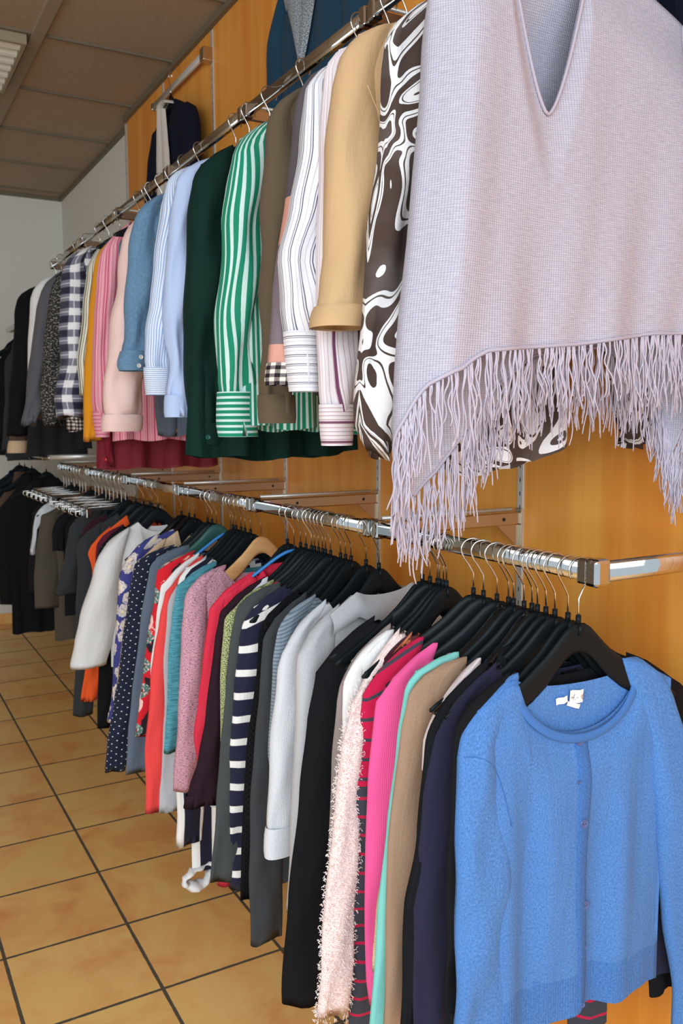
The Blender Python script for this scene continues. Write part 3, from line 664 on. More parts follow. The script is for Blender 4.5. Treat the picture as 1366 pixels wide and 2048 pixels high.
# ------------------------------------------------------------------ lower row
# hook x, name, category, short phrase, label, shoulder px, left contour px, fabric, hanger kind, options
LOW = [
 (1136, 'pullover', 'sweater', 'black pullover behind the blue cardigan', 'black long-sleeved pullover hanging directly behind the blue cardigan', (905, 1430), [(902, 1500), (892, 1700), (886, 2060)], 'black', 'black', dict(w=.215, nd=.07, th=.008, bfold=.0015, hem=-.70, rc=[(1338, 1310, 1250), (1372, 1390, 1290), (1385, 1600, 1310), (1360, 1800, 1280), (1345, 1960, 1290)])),
 (1110, 'pullover', 'sweater', 'navy pullover', 'navy blue fine knit pullover, second strip left of the blue cardigan', (875, 1440), [(868, 1468), (843, 1600), (825, 1834), (823, 2080)], 'navy', 'black', dict(hem=-.72)),
 (1092, 'cardigan', 'cardigan', 'black ribbed-collar cardigan', 'black cardigan with a ribbed collar between the navy and the brown knits', (862, 1421), [(843, 1491), (827, 1671), (804, 1800), (798, 2080)], 'ribblack', 'black', dict(collar=True, hem=-.74)),
 (1075, 'blouse', 'top', 'pale pink top', 'short-sleeved pale pinkish white top between black cardigan and brown sweater', (845, 1445), [(840, 1500), (838, 1540)], 'pinkwhite', 'black', dict(nw=.11, hem=-.6)),
 (1048, 'pullover', 'sweater', 'brown sweater', 'heathered brown knit sweater with long sleeve', (820, 1359), [(812, 1398), (800, 1464), (773, 1698), (765, 1990), (763, 2080)], 'brown', 'black', dict(nw=.12, nd=.06, hem=-.72)),
 (1027, 'blouse', 'top', 'mint top', 'pale mint green top showing between hot pink and brown sweaters', (804, 1350), [(804, 1379), (788, 1484), (769, 1640), (752, 1850), (737, 2070)], 'mint', 'black', dict(hem=-.75, nw=.115)),
 (1017, 'pullover', 'sweater', 'glittery beige sweater', 'beige glitter knit whose sleeve cuff ends low beside the brown sweater', (798, 1400), [(788, 1500), (769, 1698), (752, 1830), (742, 1938)], 'glitter', 'gloss', dict(nw=.12, hem=-.6)),
 (994, 'pullover', 'sweater', 'hot pink sweater', 'hot pink ribbed knit sweater', (759, 1375), [(749, 1406), (734, 1562), (728, 1796), (730, 1951), (736, 2000)], 'hotpink', 'black', dict(nw=.115, hem=-.66)),
 (967, 'pullover', 'sweater', 'crimson striped sweater', 'crimson sweater with dark grey stripes beside the hot pink one', (734, 1355), [(724, 1386), (714, 1468), (705, 1601), (699, 1776), (697, 2080)], 'crimson', 'black', dict(nw=.115, hem=-.60, two='greycrim')),
 (947, 'blouse', 'blouse', 'maroon floral velvet top', 'dark maroon velvet top with floral inset behind the crimson striped sweater', (715, 1379), [(703, 1420), (699, 1500)], 'velvet', 'black', dict(nw=.10, hem=-.55)),
 (893, 'cardigan', 'cardigan', 'pale pink bouclé cardigan', 'pale pink and cream looped tweed knit cardigan with shaggy edge', (712, 1390), [(699, 1418, 735), (679, 1499, 722), (668, 1601, 712), (648, 1757, 706), (638, 1912, 700), (632, 2037, 696)], 'tweed', 'black', dict(hem=-.8, boucle=1, th=.014)),
 (887, 'blouse', 'top', 'white top', 'plain white top showing as narrow strip above the pink tweed knit', (690, 1335), [(683, 1386), (681, 1433), (678, 1560)], 'white', 'black', dict(nw=.12, hem=-.5)),
 (879, 'blouse', 'top', 'taupe top', 'taupe grey top between the white strip and the black long cardigan', (679, 1340), [(668, 1406), (660, 1523), (656, 1659), (655, 1720)], 'taupe', 'black', dict(hem=-.6)),
 (860, 'cardigan', 'cardigan', 'long black cardigan', 'long black cardigan left of the pale pink tweed knit', (648, 1316), [(632, 1347), (613, 1445), (597, 1581), (574, 1796), (562, 1971), (563, 2003)], 'black', 'black', dict(nw=.10, hem=-.80, th=.022, sw2=.10)),
 (758, 'cardigan', 'cardigan', 'grey collared knit', 'mid grey knit cardigan with a broad flat collar, spread wide on its hanger', (602, 1287), [(593, 1316), (590, 1367), (582, 1523), (576, 1679), (577, 1830)], 'greyknit', 'black', dict(nw=.075, nd=.02, hem=-.66, th=.026, w=.21, flatcol=1)),
 (732, 'pullover', 'sweater', 'light grey cowl sweater', 'light grey knit sweater with cuffed sleeve just left of the grey collared knit', (571, 1281), [(568, 1289), (555, 1347), (543, 1484), (535, 1640), (529, 1712)], 'lgrey', 'black', dict(hem=-.56, th=.02, cuff=.06, nd=.05)),
 (702, 'pullover', 'sweater', 'blue-grey cable sweater', 'blue-grey diagonal ribbed knit sweater behind the light grey sweater', (555, 1240), [(552, 1257), (545, 1331), (540, 1420), (536, 1513), (538, 1535)], 'cable', 'black', dict(hem=-.6, nd=.03)),
 (691, 'cardigan', 'cardigan', 'charcoal cardigan', 'charcoal melange long cardigan left of the grey sweaters', (529, 1251), [(523, 1272), (517, 1396), (503, 1579), (497, 1762), (497, 1885)], 'charcoal', 'black', dict(hem=-.78, th=.018)),
 (681, 'blouse', 'top', 'black openwork knit', 'black openwork knit with small holes', (517, 1243), [(514, 1323), (488, 1506), (478, 1707), (479, 1800)], 'openknit', 'black', dict(hem=-.72)),
 (661, 'pullover', 'sweater', 'navy striped sweater', 'navy sweater with bold white horizontal bars', (488, 1225), [(476, 1287), (466, 1378), (457, 1506), (457, 1616), (459, 1777)], 'breton', 'black', dict(hem=-.76, nd=.05)),
 (645, 'cardigan', 'cardigan', 'slate green-grey cardigan', 'long dark green-grey plain cardigan left of the white-barred sweater', (479, 1181), [(472, 1213), (459, 1287), (451, 1360), (437, 1506), (429, 1616), (418, 1764)], 'dkgg', 'black', dict(hem=-.80)),
 (637, 'blouse', 'top', 'red fringed top', 'bright red top whose fringed hem hangs lowest near the floor', (476, 1215), [(474, 1300), (456, 1500), (434, 1772)], 'red', 'black', dict(hem=-.80, fringe=1)),
 (629, 'blouse', 'top', 'yellow-green speckled top', 'yellow-green speckled top with silvery sheen', (467, 1208), [(447, 1243), (441, 1331), (440, 1360), (439, 1490)], 'yellowspeck', 'black', dict(hem=-.5)),
 (623, 'pullover', 'sweater', 'pale heather sweater', 'pale heather grey sweater with turned cuff beside the dark flared tunic', (453, 1202), [(441, 1243), (432, 1331), (433, 1360), (426, 1506), (421, 1607)], 'heather', 'black', dict(hem=-.6, cuff=.04)),
 (612, 'tunic', 'tunic', 'aubergine flared tunic', 'aubergine black tunic sleeve flaring out at its hem', (450, 1205), [(438, 1228, 462), (429, 1287, 455), (411, 1433, 446), (396, 1524, 442), (378, 1575, 440), (365, 1612, 440)], 'aubergine', 'black', dict(hem=-.62, bell=.7, th=.016)),
 (588, 'blouse', 'blouse', 'bright red satin blouse', 'bright red satin blouse with stand collar on a blue hanger', (426, 1199), [(418, 1219), (404, 1331), (396, 1400), (386, 1470), (394, 1528)], 'redsatin', 'blue', dict(nw=.10, hem=-.72, collar=True)),
 (522, 'pullover', 'sweater', 'pink melange sweater', 'dusty pink melange sweater on the natural wooden hanger', (385, 1161), [(370, 1199, 412), (361, 1272, 410), (357, 1350, 408), (352, 1433, 402), (345, 1582, 392)], 'pinkmel', 'wood', dict(nw=.115, nd=.06, hem=-.66, th=.022)),
 (501, 'pullover', 'sweater', 'teal sweater', 'teal blue crinkled knit sweater', (364, 1155), [(350, 1172), (341, 1228), (333, 1331), (334, 1396), (327, 1506)], 'teal', 'black', dict(nw=.115, hem=-.5)),
 (490, 'cardigan', 'cardigan', 'navy and white openwork knit', 'long navy and white banded openwork knit trailing near the floor', (355, 1140), [(352, 1172), (350, 1400), (352, 1620), (349, 1690)], 'nwknit', 'black', dict(hempx=(385, 1738), nd=.03, th=.02, bfold=.012)),
 (482, 'pullover', 'sweater', 'light grey long sweater', 'light grey melange sweater hanging lower than the teal sweater', (347, 1172), [(335, 1213, 380), (323, 1331, 380), (322, 1400, 380), (320, 1500, 376), (316, 1625, 372)], 'grey', 'black', dict(hem=-.72)),
 (472, 'pullover', 'sweater', 'coral red sweater', 'coral red ribbed sweater with long sleeve', (344, 1164), [(329, 1190), (317, 1243), (306, 1301), (298, 1360), (287, 1506), (290, 1628)], 'coral', 'black', dict(hem=-.68, nw=.11, th=.016)),
 (466, 'blouse', 'top', 'white blouse', 'thin white blouse strip between coral sweater and red floral blouse', (330, 1155), [(320, 1172), (311, 1243), (301, 1331), (300, 1420)], 'white', 'black', dict(hem=-.55)),
 (461, 'blouse', 'blouse', 'red floral blouse', 'red blouse printed with large flowers on a blue hanger', (323, 1108), [(314, 1137), (309, 1199), (294, 1272), (285, 1350), (276, 1404), (268, 1472)], 'redfloral', 'blue', dict(hem=-.62, th=.02)),
 (433, 'blouse', 'top', 'slate blouse', 'slate blue-grey blouse hem hanging under the polka dot blouse', (300, 1118), [(280, 1250), (262, 1400), (254, 1470), (250, 1547)], 'slate', 'green', dict(hem=-.70, sw=.12, sw2=.10)),
 (424, 'blouse', 'blouse', 'polka dot blouse', 'navy blouse with small white polka dots', (282, 1111), [(268, 1132, 322), (256, 1199, 312), (244, 1287, 306), (237, 1350, 295), (228, 1396, 285), (213, 1488, 262), (209, 1540, 250)], 'polka', 'black', dict(hem=-.72, th=.024)),
 (389, 'jacket', 'jacket', 'beige jacket', 'sand beige jacket edge squeezed between floral and polka dot blouses', (270, 1126), [(262, 1149), (241, 1301), (230, 1400), (222, 1465)], 'beige', 'black', dict(hem=-.62, nw=.06)),
 (378, 'blouse', 'blouse', 'blue floral blouse', 'violet blue blouse printed with cream flowers', (262, 1070), [(250, 1096), (238, 1155), (230, 1243), (224, 1331), (222, 1380), (213, 1445)], 'bluefloral', 'gloss', dict(hem=-.62, nw=.06, nd=.03, th=.024)),
 (316, 'sweatshirt', 'sweater', 'pale grey sweatshirt', 'pale grey wide-sleeved sweatshirt in front of the orange top', (200, 1096), [(186, 1140, 240), (159, 1243, 238), (150, 1290, 226), (141, 1338, 214)], 'sweatgrey', 'black', dict(hem=-.64, nw=.07, nd=.04, th=.05, w=.21)),
 (304, 'tunic', 'tunic', 'black tunic behind the sweatshirt', 'plain black tunic squeezed between pale grey sweatshirt and orange top', (194, 1096), [(196, 1160), (196, 1300), (194, 1457)], 'black', 'black', dict(hem=-.68)),
 (300, 'blouse', 'top', 'maroon top', 'maroon top showing its shoulder above the orange top', (192, 1078), [(190, 1120), (192, 1300)], 'maroon', 'black', dict(hem=-.5)),
 (287, 'blouse', 'top', 'orange top', 'bright orange top with one sleeve dangling below the grey sweatshirt', (172, 1099), [(184, 1143), (180, 1250), (170, 1330), (161, 1403)], 'orange', 'black', dict(hem=-.45, nw=.06, sw=.09, sw2=.06, w=.215)),
 (271, 'tunic', 'tunic', 'dark grey tunic', 'plain dark grey tunic just behind the orange top', (152, 1082), [(155, 1140), (150, 1213), (150, 1330), (146, 1432)], 'dkgrey', 'black', dict(hem=-.74, nw=.06, th=.03, w=.215)),
 (258, 'blouse', 'top', 'dark maroon top', 'very dark maroon top behind the bare wire hangers', (165, 1030), [(160, 1090), (158, 1200)], 'dkmaroon', 'black', dict(hem=-.45, theta=0)),
 (242, 'tshirt', 't-shirt', 'charcoal t-shirt', 'charcoal short-sleeved t-shirt below the wire hangers, right of the black one', (137, 1020), [(129, 1113, 168), (118, 1160, 160), (111, 1190, 152)], 'dkgrey', 'black', dict(hem=-.66, th=.03, nw=.06, theta=0, sw=.14, sw2=.14)),
 (205, 'tshirt', 't-shirt', 'black t-shirt', 'black short-sleeved t-shirt hanging below the bare wire hangers', (112, 1012), [(105, 1067, 130), (106, 1102, 128)], 'black', 'black', dict(hem=-.60, th=.03, theta=0)),
 (193, 'jacket', 'jacket', 'olive grey jacket', 'olive grey long jacket at the back of the lower row', (96, 1015), [(82, 1031, 124), (72, 1113, 124), (68, 1160, 122), (69, 1216, 120)], 'olivegrey', 'black', dict(hem=-.76, th=.04, sw=.15, sw2=.16, theta=0)),
 (160, 'tunic', 'tunic', 'black tunic with grey inset', 'black tunic at the left, beside the olive grey jacket', (66, 1020), [(58, 1099, 84), (56, 1150, 80), (57, 1185, 78)], 'black_warm', 'black', dict(hem=-.62, th=.035, theta=0)),
 (148, 'blouse', 'top', 'light grey shawl top', 'light grey top just peeping beside the black tunic at far left', (72, 1022), [(66, 1060, 74), (60, 1110, 70)], 'heather', 'black', dict(hem=-.40, th=.02, theta=0)),
]
GARM_HANG = 'hangers carrying clothes on the lower rail'
sd = 1
for (hx, nm, cat, short, lab, S, cont, fk, hk, op) in LOW:
    op = dict(op); boucle = op.pop('boucle', 0); fringe = op.pop('fringe', 0); two = op.pop('two', None); flatcol = op.pop('flatcol', 0)
    Y = hookY(hx) if hx > 200 else {193: 4.02, 160: 4.42, 148: 4.30}[hx]
    th = op.pop('th', .0125); nw = op.pop('nw', .10)
    if op.get('theta', None) == 0 and hx > 200: Y = {258: 3.42, 242: 3.53, 205: 3.78}[hx]
    cu = op.pop('cuff', None); hp = op.pop('hempx', None)
    if hp: op['hem'] = loc(XR, Y, ZR, 0, *hp)[1]
    g, tz, tip, out = garment(nm, lab, cat, XR, Y, ZR, S, cont, F[fk], th=th, nw=nw, seed=sd, cuff=cu, grp='clothes along the lower rail', **op)
    hanger(hk, XR, Y, ZR, tz, f'{hanger_color(hk)} hanger carrying the {short}', GARM_HANG)
    if two:                                       # lower half knitted in reversed colours
        for ch in g.children:
            if ch.name.startswith(('sleeve', 'body')):
                me = ch.data; me.materials.append(F[two])
                for p in me.polygons:
                    if p.center.z < -.40: p.material_index = 1
    if boucle:
        rnd = random.Random(5); bm = bmesh.new(); me = [c for c in g.children if c.name.startswith('sleeve')][0].data
        for v in me.vertices:
            if v.co.z > -.235: continue
            for _ in range(5):
                p = v.co+Vector((rnd.uniform(-.004, .004), rnd.uniform(-.002, .002), rnd.uniform(-.012, .012))); n = v.normal; l = rnd.uniform(.002, .0055)
                e = p+n*l+Vector((0, 0, rnd.uniform(-.004, .006))); tube(bm, [p, (p+e)/2+Vector((0, 0, .002)), e], .0006, 3, False)
        o = obj('yarn_loops', bm, F['tweed'], g); o['kind'] = 'stuff'
    if fringe:
        rnd = random.Random(8); bm = bmesh.new()
        for i in range(60):
            x = -.185+.16*i/60; z = -.785; tube(bm, [(x, -.006, z), (x+rnd.uniform(-.004, .004), -.006, z-.012), (x+rnd.uniform(-.006, .006), -.006, z-.022)], .0012, 4)
        o = obj('fringe', bm, F['red'], g); o['kind'] = 'stuff'
    if flatcol:
        vs, fs, uv = [], [], []; n = 30
        for i in range(n+1):
            s = -1+2*i/n; x = s*.15; a = abs(x)
            zt = shoulder_z(x, tip, -.2, .075)+.012-(.016*math.sqrt(max(0, 1-(a/.075)**2)) if a < .075 else 0)
            for k in range(6):
                f = k/5; vs.append((x*(1+.08*f), -.012-.020*math.sin(f*2.2)-.006, zt-.052*f*(1.1-.35*abs(s)))); uv.append((f*.05, x))
        for i in range(n):
            for k in range(5): b = i*6+k; fs.append((b, b+1, b+7, b+6))
        pyobj('collar', vs, fs, F['greyknit'], g, uv)
    sd += 1

# blue cardigan, front of the lower row
Yc = hookY(1157)
CARD, tz, tip, outc = garment('cardigan', 'blue button-up cardigan at the near end of the lower rail', 'cardigan', XR, Yc, ZR, (925, 1440),
    [(912, 1520, 985), (905, 1700, 1010), (903, 1900, 1018), (902, 2100, 1012)], BLUEK, th=.018, backf=.25, nd=.095, nw=.112, bw=.176, hw=.176, hem=-.700, seed=77, fold=.005, bfold=.009,
    rc=[(1330, 1370, 1240), (1362, 1480, 1290), (1392, 1640, 1302), (1418, 1800, 1322), (1440, 1960, 1345), (1448, 2080, 1350)], grp=None)
hanger('black', XR, Yc, ZR, tz, 'black plastic hanger at the near end, inside the blue cardigan', GARM_HANG, rev=True)
def lc(x, y): return loc(XR, Yc, ZR, tz, x, y)
# neck band, placket, hem rib, buttons
bm = bmesh.new(); nw, nd = .112, .095; pts = []
for i in range(33):
    x = nw*math.sin(-PI/2+PI*i/32); z = shoulder_z(nw, tip, -.2, nw)-nd*math.sqrt(max(0, 1-(x/nw)**2)); pts.append((x, -.0185*max(.15, math.sqrt(max(0, 1-(x/nw)**2))), z))
rings = []
for i, p in enumerate(pts):
    P = Vector(p); T = (Vector(pts[min(i+1, 32)])-Vector(pts[max(i-1, 0)])).normalized(); Nn = Vector((-T.z, 0, T.x)).normalized()
    if Nn.z > 0: Nn = -Nn
    rings.append([bm.verts.new(P+Nn*a+Vector((0, b, 0))) for a, b in ((-.001, .0), (.0005, -.0022), (.006, -.003), (.0115, -.0028), (.013, -.001), (.0115, .001), (0, .0015))])
for a, b in zip(rings, rings[1:]):
    for k in range(7): bm.faces.new((a[k], a[(k+1) % 7], b[(k+1) % 7], b[k]))
NB = fab('blue_rib', (42, 88, 152), (74, 124, 188), 'melange', nsc=260)
obj('neckband', bm, NB, CARD, True)
bx = lc(1152, 1600)[0]
_b = [c for c in CARD.children if c.name.startswith('body')][0]; _t = BVHTree.FromPolygons([v.co for v in _b.data.vertices], [tuple(p.vertices) for p in _b.data.polygons])
def SY(x, z):
    h = _t.ray_cast(Vector((x, -1, z)), Vector((0, 1, 0))); return h[0].y if h[0] is not None else -.02
_b.data.materials.append(fab('blue_hemrib', (40, 88, 154), (82, 132, 194), 'melange', nsc=260, rib=.004))
for p in _b.data.polygons:
    if p.center.z < -.635: p.material_index = 1
vs, fs, uv = [], [], []; n = 40; zA, zB = lc(1152, 1468)[1], lc(1145, 1992)[1]
for i in range(n+1):
    t = i/n; z = zA+(zB-zA)*t; wv = .003*math.sin(t*9); d = .004*math.sin(t*21)+.010*sstep(.1, .5, t)*0
    yy = None
    for k, (dx, dy) in enumerate(((-.0125, .004), (-.0118, -.0012), (-.004, -.002), (.004, -.002), (.0112, -.0018), (.0122, .0), (.0125, .004))):
        vs.append((bx+dx+wv, SY(bx+dx+wv, z)+dy, z)); uv.append((z, dx))
for i in range(n):
    for k in range(6): b = i*7+k; fs.append((b, b+1, b+8, b+7))
pyobj('placket', vs, [f[::-1] for f in fs], NB, CARD, uv)
for (x, y, r) in ((1152, 1478, .0078), (1151, 1637, .0078), (1155, 1798, .0078), (1142, 1556, .0035), (1154, 1880, .0035), (1143, 1990, .0045)):
    a, z = lc(x, y); disc('button', BTN_BLUE, CARD, a, surf_y(CARD, a, z), z, r)
bm = bmesh.new(); P = [lc(x, y) for x, y in ((917, 1508), (945, 1506), (968, 1520), (984, 1545), (996, 1590), (1006, 1640))]
tube(bm, [(p.x, surf_y(CARD, p.x, p.z)-.0002, p.z) for p in smooth_path([(x, 0, z) for x, z in P], 3)], .0009, 4); obj('armhole_seam', bm, NB, CARD, True)
# textile labels pinned at the back of the neck, with a handwritten price
def cloth_tag(par, x, z, w, h, y, rot, text=None, nm='price_label'):
    bm = bmesh.new(); n = 6; g = []
    for i in range(n+1):
        u = -w/2+w*i/n; g.append([bm.verts.new((u*math.cos(rot)-v*math.sin(rot)+x, y+.0015*math.sin(i*1.3), u*math.sin(rot)+v*math.cos(rot)+z)) for v in (-h/2, h/2)])
    for a, b in zip(g, g[1:]): bm.faces.new((a[0], b[0], b[1], a[1]))
    o = obj(nm, bm, simple('label_cloth', (244, 244, 242), .8), par)
    m = o.modifiers.new('thick', 'SOLIDIFY'); m.thickness = .0006
    if text:
        cu = bpy.data.curves.new('price_writing', 'FONT'); cu.body = text; cu.size = h*.72; cu.align_x = 'CENTER'; cu.align_y = 'CENTER'; cu.shear = .3; cu.offset = -.0002
        t = bpy.data.objects.new('price_writing', cu); COL.objects.link(t)
        me = bpy.data.meshes.new_from_object(t); bpy.data.objects.remove(t)
        me.materials.append(simple('ink', (70, 78, 96), .7)); t = bpy.data.objects.new('price_writing', me); COL.objects.link(t)
        t.parent = o; t.matrix_local = Matrix.Translation((x, y-.0022, z)) @ Matrix.Rotation(-rot, 4, 'Y') @ Matrix.Rotation(PI/2, 4, 'X')
    return o
a, z = lc(1146, 1392); cloth_tag(CARD, a+.004, z, .026, .020, -.0045, -.06, '4,- €')
a, z = lc(1122, 1400); cloth_tag(CARD, a, z, .022, .010, -.003, .1, None, 'brand_label')
a, z = lc(1145, 1409); cloth_tag(CARD, a, z, .026, .007, -.0035, -.35, None, 'care_label')
blk = [o for o in bpy.data.objects if o.get('label', '').startswith('black long-sleeved pullover')][0]
a, z = loc(XR, hookY(1136), ZR, blk.rotation_euler.z, 1077, 1368); cloth_tag(blk, a, z, .026, .014, -.006, .2, '2,-')

# empty black hangers pushed in between
for hx, k, l in ((1064, 'gloss', 'broad glossy black hanger with nothing on it above the brown sweater'), (845, 'black', 'bare black hanger just in front of the grey collared knit'), (875, 'black', 'bare black hanger beside the taupe top'),
                 (601, 'black', 'bare black hanger just right of the bright red satin blouse'), (575, 'black', 'bare black hanger in front of the wooden one'), (415, 'black', 'bare black hanger in front of the beige jacket'), (363, 'gloss', 'bare broad black hanger behind the blue floral blouse'),
                 (651, 'black', 'bare black hanger near the white-barred navy sweater')):
    hanger(k, XR, hookY(hx), ZR, 0, l, 'bare plastic hangers on the lower rail')

# bare chrome clip hangers at the far end of the lower rail
def clip_hanger(Y, th, label, grp):
    t = thing('clip_hanger', label, 'hanger', (XR, Y, ZR), th, grp)
    bm = bmesh.new(); P = [(0, -.115), (0, -.055), (-.012, -.038), (-.024, -.016), (-.026, .002), (-.018, .0135), (-.002, .0185), (.015, .012), (.021, -.004)]
    tube(bm, smooth_path([(x, 0, z) for x, z in P], 3), .0021, 6); obj('hook', bm, WIRE, t, True)
    bm = bmesh.new(); tube(bm, smooth_path([(.17, 0, -.118), (-.17, 0, -.118), (-.195, 0, -.122), (-.20, .0, -.134), (-.19, 0, -.142)], 3), .0024, 6); tube(bm, [(-.15, .006, -.108), (0, .004, -.103), (.15, .006, -.108)], .0018, 6); obj('bar', bm, WIRE, t, True)
    for x in (-.150, .150):
        bm = bmesh.new(); box(bm, x-.009, x+.009, -.006, .006, -.148, -.112, .003); tube(bm, [(x-.011, 0, -.124), (x+.011, 0, -.124)], .005, 8); obj('clip', bm, WIRE, t)
for k in range(9):
    clip_hanger(3.44+.062*k, (-.12 if k % 2 else .05), 'bare chrome clip hanger in the bunch at the far end of the lower rail', 'bare chrome clip hangers, near bunch')
for k in range(9):
    clip_hanger(4.12+.06*k, (.10 if k % 2 else -.05), 'bare chrome hanger in the second bunch, behind the first bunch of wire hangers', 'bare chrome clip hangers, far bunch')

# white crumpled hem lying at the floor under the navy and white knit
nw_ = [o for o in bpy.data.objects if o.get('label', '').startswith('long navy and white banded')][0]
rnd = random.Random(4); vs, fs, uv = [], [], []; n, m = 26, 14
cx, cz = loc(XR, nw_.location.y, ZR, nw_.rotation_euler.z, 396, 1746)
for i in range(n+1):
    for j in range(m+1):
        a = i/n*2*PI; v = j/m*2*PI; wd = .012+.004*math.sin(3*a+1); tk = .006+.002*math.sin(5*a)
        rx, rz = .044+.006*math.sin(2*a+.5), .024+.005*math.sin(3*a)
        ww = wd*(1.5 if math.sin(a) < -.2 else .8)
        vs.append((cx+(rx+ww*.7*math.cos(v))*math.cos(a), -.012+ww*1.2*math.sin(v)+.006*math.sin(7*a), cz+(rz+ww*.5*math.cos(v))*math.sin(a)+.006*math.cos(a)+.0025*math.sin(9*a+v))); uv.append((a*.04, v*.02))
for i in range(n):
    for j in range(m): b = i*(m+1)+j; fs.append((b, b+1, b+m+2, b+m+1))
pyobj('tied_sleeve', vs, fs, F['white'], nw_, uv)

# far rack coats
for i, (S, cont, fk, Y, lab) in enumerate([
    ((60, 975), [(58, 1010, 110), (52, 1100, 108), (50, 1180, 100), (46, 1228, 100)], 'black', 5.05, 'long black coat on the far rack, nearest of the dark coats'),
    ((30, 978), [(26, 1010, 90), (20, 1100, 80), (18, 1150, 80), (22, 1182, 70)], 'black_warm', 5.5, 'black coat on the far rack, between the front one and the brown one'),
    ((20, 982), [(14, 1050, 60), (9, 1120, 50), (8, 1165, 50)], 'brownc', 5.75, 'brown coat edge on the far rack'),
    ((10, 975), [(6, 1050, 60), (3, 1120, 50), (3, 1180, 50)], 'coatnavy', 5.95, 'dark coat farthest back on the low far rack')]):
    g, t_, tp, o_ = garment('coat', lab, 'coat', XR, Y, 1.238, S, cont, F[fk], th=.05, nw=.06, nd=.03, hem=-(.98 if i == 0 else .9), seed=300+i, theta=0, bw=.2, hw=.22, fold=.006, grp='dark coats on the low far rack')
    hanger('black', XR, Y, 1.238, 0, 'black hanger under the '+lab.split(',')[0], 'hangers on the low far rack')

